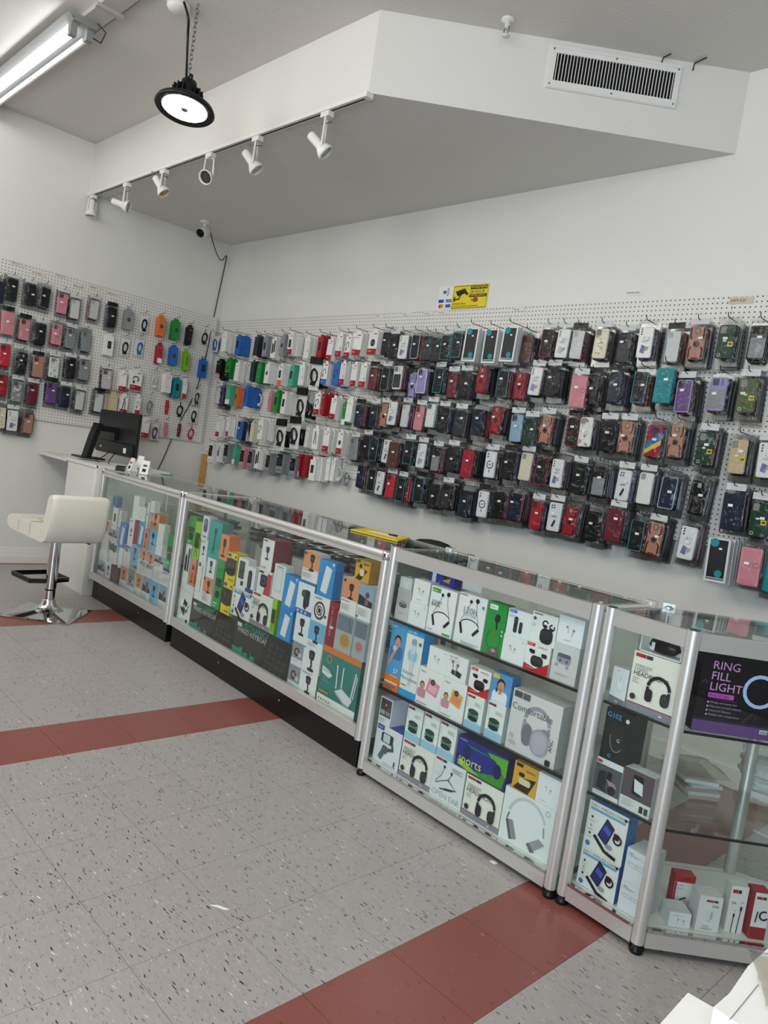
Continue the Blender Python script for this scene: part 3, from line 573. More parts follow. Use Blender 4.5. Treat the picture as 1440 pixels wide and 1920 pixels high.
MAIN = [
 [(A4, [(95, 280, 'zB'), (165, 262, 'bW-n'), (270, 280, 'bB-d'), (410, 285, 'bS-d'), (475, 290, 'bA-d'), (540, 300, 'bW-s'), (605, 280, 'bA-g'), (665, 268, 'bWRd'), (790, 295, 'bW-o'), (890, 285, 'bR-d'), (965, 305, 'bWRn'), (1035, 272, 'bWRo'), (1100, 282, 'bWRc'), (1165, 260, 'BWRn'), (1290, 250, 'BWRg')]),
  (A5, [(295, 215, 'kK'), (340, 235, 'kK'), (405, 235, 'wW'), (485, 232, 'kNC'), (560, 240, 'kS'), (615, 250, 'kK'), (680, 235, 'kKT'), (752, 217, 'kKT'), (845, 195, 't'+'K'), (970, 202, 'tK'), (1092, 187, 'tK'), (1202, 235, 'cQ'), (1335, 197, 'kKR')]),
  (A6, [(130, 255, 'wC'), (220, 262, 'cC'), (365, 252, 'fEF'), (515, 275, 'kK'), (640, 240, 'wW'), (815, 265, 'cC'), (960, 238, 'gD'), (1145, 228, 'rG'), (1345, 232, '2KA')])],
 [(A4, [(125, 465, 'bKPn'), (195, 455, 'bXKg'), (265, 480, 'bW-n'), (380, 475, 'bS-g'), (430, 487, 'bX-n'), (490, 490, 'bW-g'), (590, 500, 'bWJd'), (675, 505, 'bI-d'), (750, 497, 'bW-o'), (845, 490, 'hK'), (925, 485, 'bWBc'), (1010, 490, 'bB-c'), (1060, 482, 'bWRo'), (1145, 492, 'bWRn'), (1215, 497, 'bWRo')]),
  (A5, [(210, 442, 'kM'), (292, 442, 'kKA'), (368, 432, '2WS'), (465, 482, 'gL'), (525, 452, 'kLW'), (635, 447, 'kKT'), (720, 477, 'kM'), (802, 472, 'kK'), (912, 437, 'gR'), (1047, 462, 'kKT'), (1157, 472, 'gR'), (1262, 442, 'wL'), (1367, 440, 'kKN')]),
  (A6, [(225, 545, 'lP'), (310, 540, 'kK'), (450, 520, 'kN'), (610, 520, 'kKT'), (758, 497, 'lT'), (880, 570, 'kUH'), (1095, 555, '2LA'), (1272, 560, 'rO')])],
 [(A4, [(120, 660, 'cC'), (195, 655, 'bIWn'), (260, 672, 'nJ-d'), (330, 665, 'bB-p'), (430, 690, 'vW'), (510, 700, 'nP-c'), (560, 702, 'bX-d'), (617, 715, 'bW-d'), (740, 722, 'hK'), (800, 717, 'nW-n'), (868, 712, 'bWRc'), (912, 712, 'nR-n'), (990, 745, 'bWRn'), (1068, 785, 'nXWn'), (1110, 757, 'bW-n')]),
  (A5, [(120, 682, 'kN'), (215, 682, '2SK'), (285, 677, 'gD'), (335, 662, 'wW'), (420, 677, 'cC'), (510, 692, 'kP'), (585, 672, 'kWT'), (660, 700, 'kK'), (767, 717, 'kS'), (882, 712, 'kN'), (1007, 690, 'gR'), (1132, 745, 'kH'), (1222, 770, 'kG'), (1327, 750, 'gD')]),
  (A6, [(192, 805, 'kKR'), (268, 802, 'fWD'), (402, 825, 'kK'), (522, 830, 'gD'), (697, 850, 'xR'), (832, 850, 'gD'), (1017, 895, 'rG'), (1217, 940, 'rF'), (1395, 960, 'wW')])],
 [(A4, [(125, 900, 'bWRn'), (195, 897, 'nWRn'), (285, 920, 'kB'), (330, 930, 'nW-g'), (375, 932, 'nE-n'), (440, 912, 'bW-c'), (585, 952, 'hK'), (690, 935, 'hK'), (790, 962, 'nW-n'), (852, 972, 'bW-p'), (935, 987, 'bWRn'), (1040, 1002, 'bWRg')]),
  (A5, [(85, 897, 'cA'), (167, 882, 'kK'), (220, 897, 'kKT'), (300, 907, 'sW'), (342, 922, 'lQ'), (440, 912, 'kKT'), (522, 932, 'wH'), (617, 957, '2KA'), (717, 952, 'kK'), (822, 972, 'lR'), (967, 982, 'mW'), (1082, 987, 'kK'), (1197, 992, 'cE'), (1302, 1017, 'kKR'), (1397, 1032, 'wW')]),
  (A6, [(222, 1092, 'kK'), (352, 1112, '2KA'), (507, 1130, 'sW'), (642, 1147, 'cW'), (787, 1172, 'kNH'), (972, 1197, 'gK'), (1182, 1270, 'lN'), (1350, 1330, 'rG')])],
 [(A4, [(65, 1095, 'bW-e'), (125, 1092, 'nW-s'), (180, 1092, 'bA-e'), (245, 1105, 'nIWn'), (300, 1132, 'bP-e'), (360, 1142, 'bA-e'), (415, 1132, 'bW-s'), (495, 1170, 'bA-e'), (585, 1160, 'BA-e'), (680, 1192, 'bA-e'), (725, 1182, 'nRWn'), (775, 1187, 'nR-c'), (832, 1207, 'bW-d'), (890, 1212, 'nW-n'), (945, 1205, 'nW-n'), (985, 1210, 'nWWn'), (1030, 1235, 'vW'), (1085, 1275, 'vA')]),
  (A5, [(130, 1072, 'kN'), (205, 1092, 'kKA'), (255, 1112, 'sW'), (322, 1132, 'kZ'), (392, 1152, 'kKT'), (507, 1152, 'kKT'), (600, 1192, 'kK'), (682, 1192, '2KS'), (792, 1232, 'kN'), (917, 1237, 'mW'), (1017, 1242, 'kK'), (1122, 1252, 'kN'), (1262, 1302, 'kR'), (1382, 1312, 'sW')]),
  (A6, [(172, 1357, 'gR'), (312, 1387, 'kK'), (452, 1370, 'lM'), (592, 1440, 'kKT'), (702, 1457, 'gD'), (907, 1482, 'wW'), (1092, 1562, 'tK'), (1292, 1612, 'lP'), (1450, 1675, 'kT')])]]
LEFT = [
 [(A3, [(5, 232, 'kN'), (87, 217, 'kK'), (205, 252, 'kK'), (300, 272, 'kKA'), (412, 310, 'kP'), (490, 347, 'cC'), (615, 352, 'cC'), (727, 400, 'kKN'), (837, 420, 'bA-g'), (937, 455, 'zK'), (1047, 465, 'bJ-g'), (1142, 490, 'bX-g'), (1232, 525, 'nK-n'), (1325, 545, 'oK')])],
 [(A3, [(57, 427, 'lP'), (167, 477, 'kP'), (270, 507, 'kK'), (375, 510, 'fPT'), (465, 537, '2AA'), (560, 557, 'cA'), (712, 585, 'bW-d'), (817, 602, 'zK'), (910, 605, 'zB'), (1037, 640, 'nRWn'), (1127, 655, 'bB-g'), (1207, 690, 'nV-p'), (1317, 740, 'bB-d')])],
 [(A3, [(37, 642, 'kZ'), (152, 692, 'gK'), (250, 717, 'kD'), (355, 722, 'fWI'), (460, 727, 'kK'), (550, 742, 'kA'), (692, 802, 'kCP'), (795, 817, 'bWRn'), (885, 812, 'BWRc'), (1002, 820, 'vW'), (1087, 832, 'bW-n'), (1147, 862, 'bT-d'), (1197, 872, 'nWRn'), (1275, 930, 'zQ')])],
 [(A3, [(22, 832, 'kR'), (117, 872, 'fAW'), (217, 892, 'kM'), (337, 887, 'kU'), (427, 912, 'kN'), (522, 937, 'cC'), (642, 952, 'cC'), (737, 960, 'bF-n'), (805, 967, 'bWRp'), (895, 972, 'nWRc'), (972, 980, 'vA'), (1080, 995, 'yZ'), (1165, 1012, 'oK'), (1255, 1045, 'zK')])],
 [(A3, [(7, 1042, 'fEF'), (87, 1062, 'wW'), (190, 1082, 'kDK'), (882, 1140, 'nY-d'), (945, 1120, 'bWRn'), (1005, 1150, 'zU'), (1072, 1140, 'yP'), (1160, 1145, 'yM'), (1237, 1160, 'oZ')])]]
def hang(rows, wall):
    board = 'long pegboard' if wall == 'b' else 'corner pegboard'; PBD = PB if wall == 'b' else PL; rg = random.Random(5 if wall == 'b' else 6)
    ncase = 0; stock = MB()
    for ri, row in enumerate(rows):
        it = [(cr[0]+x/cr[2], cr[1]+y/cr[2], t) for cr, L in row for x, y, t in L]; it.sort()
        cnt = {}; seen = {}
        for _, _, t in it: l = spec(t)[2]; cnt[l] = cnt.get(l, 0)+1
        prev = None
        for px, py, t in it:
            name, cat, look, parts, th = spec(t); seen[look] = seen.get(look, 0)+1
            iscase = t[0] in 'kgwctlm2sfxr'
            nb = {'b': 4, 'n': 2, 'B': 3}.get(t[0], 6 if iscase else 1)
            if t in ('bW-n', 'bW-c', 'bB-p', 'nR-n', 'hK'): nb = 5
            if wall == 'l': nb = min(nb, 2) if t[0] not in 'oyzv' else 0
            if t[0] in 'oyv': nb = 0
            pit = th+.006 if iscase else th+.003
            dep = .03+nb*pit
            if wall == 'b': p = onY(px, py, -dep-th); M0 = frame(p.x, -dep, p.z)
            else: p = onX(px, py, dep+th); M0 = frame(dep, p.y, p.z, PI/2)
            sw = rg.uniform(-.10, .10); M = M0 @ Matrix.Rotation(sw, 4, 'Z') @ Matrix.Rotation(rg.uniform(-.04, .04), 4, 'Y')
            nth = ORD[seen[look]-1]+' ' if cnt[look] > 1 else ''
            if t[0] == 'h': M = M @ Matrix.Scale(1.25, 4)
            lb = f'{nth}{look}{(" from corner" if wall == "b" else " from left") if nth else ""}, {ROWN[ri]}, {board}'; lbb = f'{nth}{look}, {ROWN[ri]}, {board}'
            root = link(name, parts[0][1], None, M); tag(root, lb, cat, f'goods on the {ROWN[ri]} of the {board}')
            for pn, me in parts[1:]: link(pn, me, root)
            if iscase:
                ncase += 1
                if t[0] not in 't':
                    link('bag', rg.choice(BAGS), root); r = rg.random()
                    if r < .72: link('header_card', HEAD['K' if r < .14 else 'W'], root)
                if t[0] not in 'tc': link('price_sticker', STK, root, Matrix.Translation((rg.uniform(-.015, .02), -.019 if t[0] != 'l' else -.021, rg.uniform(-.08, -.05))))
            nind = 0
            for b in range(1, nb+1):
                off = Matrix.Translation((rg.uniform(-.006, .006), b*pit, rg.uniform(-.01, .004))) @ Matrix.Rotation(rg.uniform(-.03, .03), 4, 'Y')
                Mb = M @ off
                if iscase and t[0] != 't':
                    k = rg.randrange(len(BACKM))
                    if b == 1 or (b == 2 and wall == 'b' and px > 1120):
                        o = link('phone_case', BACKM[k], None, Mb); tag(o, (f'{ORD[b-1]} packet' if nb > 1 and len(lbb.split()) < 14 else 'packet')+f' behind {lbb}', cat, f'packets behind {lbb}'); ncase += 1
                        if b == 1: link('bag', rg.choice(BAGS), o)
                    if b > 0: stock.add([Mb @ Vector((v[0], v[1]+.016, v[2])) for v in SHEET[0]], SHEET[1], SLEEVE)
                    if not (b == 1 or (b == 2 and wall == 'b' and px > 1120)): me = BACKM[k]; stock.add([Mb @ v.co for v in me.vertices], [tuple(q.vertices) for q in me.polygons], BACKC[k])
                else:
                    o = link(name, parts[0][1], None, Mb); tag(o, (f'{ORD[b-1]} packet' if nb > 1 and len(lbb.split()) < 14 else 'packet')+f' behind {lbb}', cat, f'packets behind {lbb}')
            # hook into the board
            if wall == 'b': hl = link('peg_hook', hook_mesh(dep+th+.022), PB, frame(p.x, 0, p.z+.034))
            else: hl = link('peg_hook', hook_mesh(dep+th+.022), PL, frame(p.y, 0, p.z+.034))
    if stock.v: tag(stock.build('phone_case_stock'), f'phone cases at the back of the stacks on the {board}', 'phone cases', None, 'stuff')
    print('cases', wall, ncase)
hang(MAIN, 'b'); hang(LEFT, 'l')
# ------------------------------------------------------------------ glass showcases
def fr2(A, B): return math.atan2(B[1]-A[1], B[0]-A[0])
def showcase_low(A, B, h, D, kick, label):
    an = fr2(A, B); L = math.dist(A, B); R = empty('glass_showcase', frame(A[0], A[1], 0, an), label, 'showcase'); r = .02
    MB().box(.012, L-.012, .016, D-.01, 0, kick, BLACKLAM).build('kick_base', R)
    MB().box(.0, L, .004, D, kick, kick+.012, WHITELAM).build('deck', R)
    for x0, x1, y0, y1, nm in ((r, L-r, -.012, .012, 'bottom_rail'), (r, L-r, D-.012, D+.012, 'bottom_rail'), (-.012, .012, r, D-r, 'bottom_rail'), (L-.012, L+.012, r, D-r, 'bottom_rail')):
        MB().box(x0, x1, y0, y1, kick-.012, kick+.038, ALU).build(nm, R)
    pm = MB().tube([(0, 0, kick-.016), (0, 0, h-.032)], r, ALU, 14).mesh('corner_post')
    bm_ = MB().lathe([(0, -.022), (.02, -.02), (.0225, -.008), (.0225, .006), (.017, .018), (0, .023)], CHROME, 16).mesh('corner_ball')
    for x, y in ((0, 0), (L, 0), (0, D), (L, D)): link('corner_post', pm, R, frame(x, y, 0)); link('corner_ball', bm_, R, frame(x, y, h-.018))
    for a, b in (((.015, 0), (L-.015, 0)), ((.015, D), (L-.015, D)), ((0, .015), (0, D-.015)), ((L, .015), (L, D-.015))):
        mb = MB().tube([(a[0], a[1], h-.018), (b[0], b[1], h-.018)], .017, ALU, 12); mb.build('top_rail', R)
    MB().box(.02, L-.02, -.009, .006, h-.05, h-.03, ALU).build('glazing_bead', R)
    z0, z1 = kick+.038, h-.04
    MB().box(.018, L-.018, -.003, .003, z0, z1, GLASS).build('front_pane', R); MB().box(-.003, .003, .02, D-.02, z0, z1, GLASS).build('side_pane', R); MB().box(L-.003, L+.003, .02, D-.02, z0, z1, GLASS).build('side_pane', R)
    MB().box(.012, L-.012, .014, D-.014, h-.008, h-.002, GLASS).build('top_pane', R)
    MB().box(.018, L/2+.02, D-.008, D-.003, z0, z1, GLASS).build('sliding_door', R); MB().box(L/2-.02, L-.018, D-.001, D+.004, z0, z1, GLASS).build('sliding_door', R)
    for zs in (.46, .76): MB().box(.03, L-.03, .26, D-.03, h*zs, h*zs+.006, GLASS).build('rear_shelf', R)
    for x in (L*.25, L*.75): MB().box(x-.008, x+.008, D-.03, D-.016, kick, h-.03, STEEL).build('shelf_upright', R); MB().box(x-.004, x+.004, .27, D-.02, h*.76-.014, h*.76, STEEL).build('shelf_bracket', R)
    for x in (L*.33, L*.66): MB().lathe([(0, 0), (.006, 0), (.007, .003)], STEEL, 8, Matrix.Translation((x, .0155, kick*.55)) @ Matrix.Rotation(PI/2, 4, 'X')).build('screw', R)
    return R, A, an, L
def showcase_high(A, B, h, D, label, shelves):
    an = fr2(A, B); L = math.dist(A, B); R = empty('glass_showcase', frame(A[0], A[1], 0, an), label, 'showcase'); r = .02
    pm = MB().tube([(0, 0, .03), (0, 0, h)], r, ALU, 16).mesh('corner_post'); fm = MB().lathe([(0, 0), (.02, 0), (.022, .012), (.014, .018), (.014, .03), (0, .03)], BLACKPL, 14).mesh('foot')
    for x, y in ((0, 0), (L, 0), (0, D), (L, D)): link('corner_post', pm, R, frame(x, y, 0)); link('foot', fm, R, frame(x, y, 0))
    b0, b1 = .022, .076
    for x0, x1, y0, y1 in ((r, L-r, -.012, .012), (r, L-r, D-.012, D+.012), (-.012, .012, r, D-r), (L-.012, L+.012, r, D-r)):
        MB().box(x0, x1, y0, y1, b0, b1, ALU).build('bottom_rail', R)
    MB().box(r, L-r, -.014, -.001, b1-.006, b1+.004, CHROME).build('chrome_lip', R)
    MB().box(r, L-r, -.01, .012, h-.055, h-.004, ALU).build('top_rail', R)
    MB().tube([(r, D, h-.012), (L-r, D, h-.012)], .008, ALU, 8).build('top_rail', R)
    for x in (0, L): MB().tube([(x, r, h-.015), (x, D-r, h-.015)], .011, ALU, 8).build('top_rail', R)
    MB().box(.012, L-.012, .012, D-.012, b1-.012, b1-.002, WHITELAM).build('deck', R)
    z0, z1 = b1, h-.055
    MB().box(.018, L-.018, -.004, .001, z0, z1, GLASS).build('front_pane', R)
    for x in (0, L): MB().box(x-.003, x+.003, .02, D-.02, z0, h-.02, GLASS).build('side_pane', R)
    MB().box(.012, L-.012, .012, D-.01, h-.009, h-.004, GLASS).build('top_pane', R)
    MB().box(.018, L/2+.02, D-.008, D-.003, z0, h-.02, GLASS).build('sliding_door', R); MB().box(L/2-.02, L-.018, D-.001, D+.004, z0, h-.02, GLASS).build('sliding_door', R)
    for z in shelves:
        s = MB().box(.012, L-.012, .02, D-.02, z-.006, z, GLASS).build('glass_shelf', R)
        MB().box(.012, L-.012, .012, .02, z-.008, z+.001, mat('14181a', .3)).build('edge_strip', s)
    return R, A, an, L
C1 = showcase_low((1.208, -1.497), (2.432, -1.532), .953, .52, .15, 'aluminium framed glass showcase with black base beside the bar stool')
C2 = showcase_low((2.482, -1.537), (4.343, -1.634), .953, .52, .15, 'long glass showcase with black base in the middle of the row')
def local_v(px, py, A, an, off): # height on the plane just behind a showcase front
    n = Vector((-math.sin(an), math.cos(an), 0)); return hit(px, py, Vector((A[0], A[1], 0))+n*off, n)
A3_, B3_ = (4.389, -1.637), (5.357, -1.677)
an3 = fr2(A3_, B3_)
S31 = local_v(670+700/3.1304, 1000+690/3.1304, A3_, an3, .016).z; S32 = local_v(670+620/3.1304, 1280+262/3.1304, A3_, an3, .016).z
C3 = showcase_high(A3_, B3_, .98, .335, 'tall-fronted glass showcase with audio boxes on two glass shelves', [S31, S32])

# ---- printed pictures for the boxes; k = width / height keeps them undistorted
def hp(k, cx=.5, cz=.45, s=.3, c='1d1b1c', c2='2e2b2c'):
    return [('o', cx, cz, s, s*.3, 5, 175, c), ('l', [(cx-s, cz), (cx-s*1.02, cz-s*.5*k)], s*.26, c), ('l', [(cx+s, cz), (cx+s*1.02, cz-s*.5*k)], s*.26, c),
            ('q', cx-s*.82, cz-s*.75*k, s*.7, s*1.15, s*.3, c), ('q', cx+s*.72, cz-s*.75*k, s*.85, s*1.2, s*.38, c2), ('o', cx+s*.78, cz-s*.75*k, s*.26, s*.05, 0, 360, '4d4a4b')]
def buds(k, cx=.5, cz=.5, s=.12, c='c9ccd0', d='4a4d52'):
    return [('c', cx-s, cz+s*.5*k, s*.5, c), ('l', [(cx-s*.8, cz+s*.5*k), (cx-s*.6, cz-s*1.2*k)], s*.4, c), ('c', cx+s, cz, s*.55, c), ('l', [(cx+s*.9, cz), (cx+s*.7, cz-s*1.8*k)], s*.42, c), ('c', cx-s*1.2, cz+s*.6*k, s*.2, d), ('c', cx+s*1.2, cz, s*.22, d)]
def tws(k, cx=.5, cz=.5, s=.22, c='222224', c2='3a3a3e'):
    return [('q', cx, cz, s*2.2, s*1.3, s*.55, c), ('q', cx, cz+s*.45*k, s*2, s*.55, s*.25, c2), ('c', cx-s*.5, cz-s*.2*k, s*.2, c2), ('c', cx+s*.5, cz-s*.2*k, s*.2, c2)]
def neck(k, cx=.5, cz=.45, s=.32):
    c = '1b1b1e'; return [('l', arc(cx, cz-.1*k, s, 10, 170, 12, .55*k), .03, c), ('l', [(cx-s, cz-.05*k), (cx-s*.7, cz-s*1.0*k)], .085, c), ('l', [(cx+s, cz-.1*k), (cx+s*.45, cz-s*.9*k)], .085, c),
        ('l', [(cx-s, cz), (cx-s*.6, cz+.22*k), (cx-.05, cz+.55*k)], .012, c), ('l', [(cx+s*.9, cz), (cx+.2, cz+.3*k), (cx+.15, cz+.6*k)], .012, c), ('c', cx-.05, cz+.58*k, .05, c), ('c', cx+.17, cz+.64*k, .065, c)]
def mount(k, cx=.5, cz=.6, s=.3, c='1f2024'):
    return [('q', cx, cz+s*.5*k, s*.9, s*1.1, s*.2, c), ('p', [(cx-s*.6, cz+s*.9*k), (cx+s*.6, cz+s*.9*k), (cx+s*.45, cz), (cx-s*.45, cz)], c), ('l', [(cx, cz), (cx+s*.15, cz-s*.7*k), (cx, cz-s*1.1*k)], s*.3, c), ('q', cx+.02, cz-s*1.2*k, s*1.2, s*.35, s*.15, c), ('c', cx, cz+s*.45*k, s*.25, '4a4b52')]
def spk(k, cx=.48, cz=.42, s=.3):
    return [('r', 0, 0, 1, .2, '9cc8dc'), ('p', [(0, .2), (1, .2), (.5, .33)], 'b9d9e4'), ('c', cx, cz+.28*s*k, s, .42, '23282a'), ('q', cx, cz, s*2, s*1.0, s*.35, '2f6f6a'), ('r', cx-s, cz+.1*k*s, cx+s, cz+.32*k*s, '8ea63a'), ('r', cx-s, cz-.1*k*s, cx+s, cz+.1*k*s, '3f8f4f'), ('r', cx-s, cz-.34*k*s, cx+s, cz-.1*k*s, '3a7fa0'), ('c', cx, cz-.55*s*k, s*.98, .38, '1d2224'), ('c', cx, cz+.5*s*k, s, .4, '2a2f31'), ('c', cx, cz+.52*s*k, s*.8, .36, '3b4143')]
def person(k, cx=.5, cz=.5, s=.3, shirt='3a6ea5', hair='1d1917', skin='c89b80'):
    return [('q', cx, cz-s*1.2*k, s*2.2, s*1.7, s*.5, shirt), ('q', cx, cz-s*.45*k, s*.5, s*.6, s*.15, skin), ('c', cx, cz+s*.35*k, s*.62, 1.2, hair), ('c', cx+s*.05, cz+s*.15*k, s*.52, 1.2, skin), ('r', cx-s*.2, cz-s*.2*k, cx+s*.25, cz-s*.12*k, '7a3b33')]
def charger(k, cx=.55, cz=.45):
    return [('p', [(cx-.22, cz-.08*k), (cx+.02, cz-.24*k), (cx+.17, cz+.22*k), (cx-.05, cz+.38*k)], '15161c'), ('p', [(cx-.19, cz-.06*k), (cx+.01, cz-.2*k), (cx+.14, cz+.2*k), (cx-.05, cz+.33*k)], '232a6e'), ('p', [(cx-.1, cz+.1*k), (cx+.06, cz), (cx+.1, cz+.12*k), (cx-.06, cz+.22*k)], '3c5fb0'), ('o', cx+.27, cz+.02*k, .095, .04, 0, 360, '131317'), ('q', cx+.24, cz+.08*k, .14, .14, .03, '1b1b20'),
        ('l', [(cx-.3, cz-.12*k), (cx, cz-.36*k), (cx+.3, cz-.42*k)], .075, '141418'), ('c', cx+.1, cz-.22*k, .09, .6, '9a9aa2')]
def toycam(k, c, d): return person(k, .2, .48, .16, 'c9909a', '6a4a3a')+[('p', [(.36, .42), (.82, .34), (.9, .68), (.46, .78)], c), ('p', [(.44, .46), (.78, .41), (.84, .6), (.52, .66)], d), ('c', .62, .7, .09, '3b3430'), ('c', .62, .7, .05, '6a625c'), ('r', .06, .05, .5, .07, '9a9a98'), ('t', .1, .87, .1, 'hoco.', '3a3a3a')]
def slab(k, c='e6e8ea', tilt=.06): return [('p', [(.24, .14), (.62, .1), (.8, .8), (.42, .86)], c), ('p', [(.62, .1), (.66, .12), (.83, .79), (.8, .8)], 'b9bdc2'), ('c', .86, .93, .06, 'd9e6f2')]
def logo(c='b8242c', x=.05, z=.9, w_=.4): return [('r', x, z, x+w_*.6, z+.06, c), ('r', x+w_*.63, z, x+w_, z+.06, '3a3a3c')]
def lines(x, z, n, w_=.35, c='a9aaa8', st=.035): return [('r', x, z-i*st, x+w_*(1 if i % 2 == 0 else .75), z-i*st+.012, c) for i in range(n)]
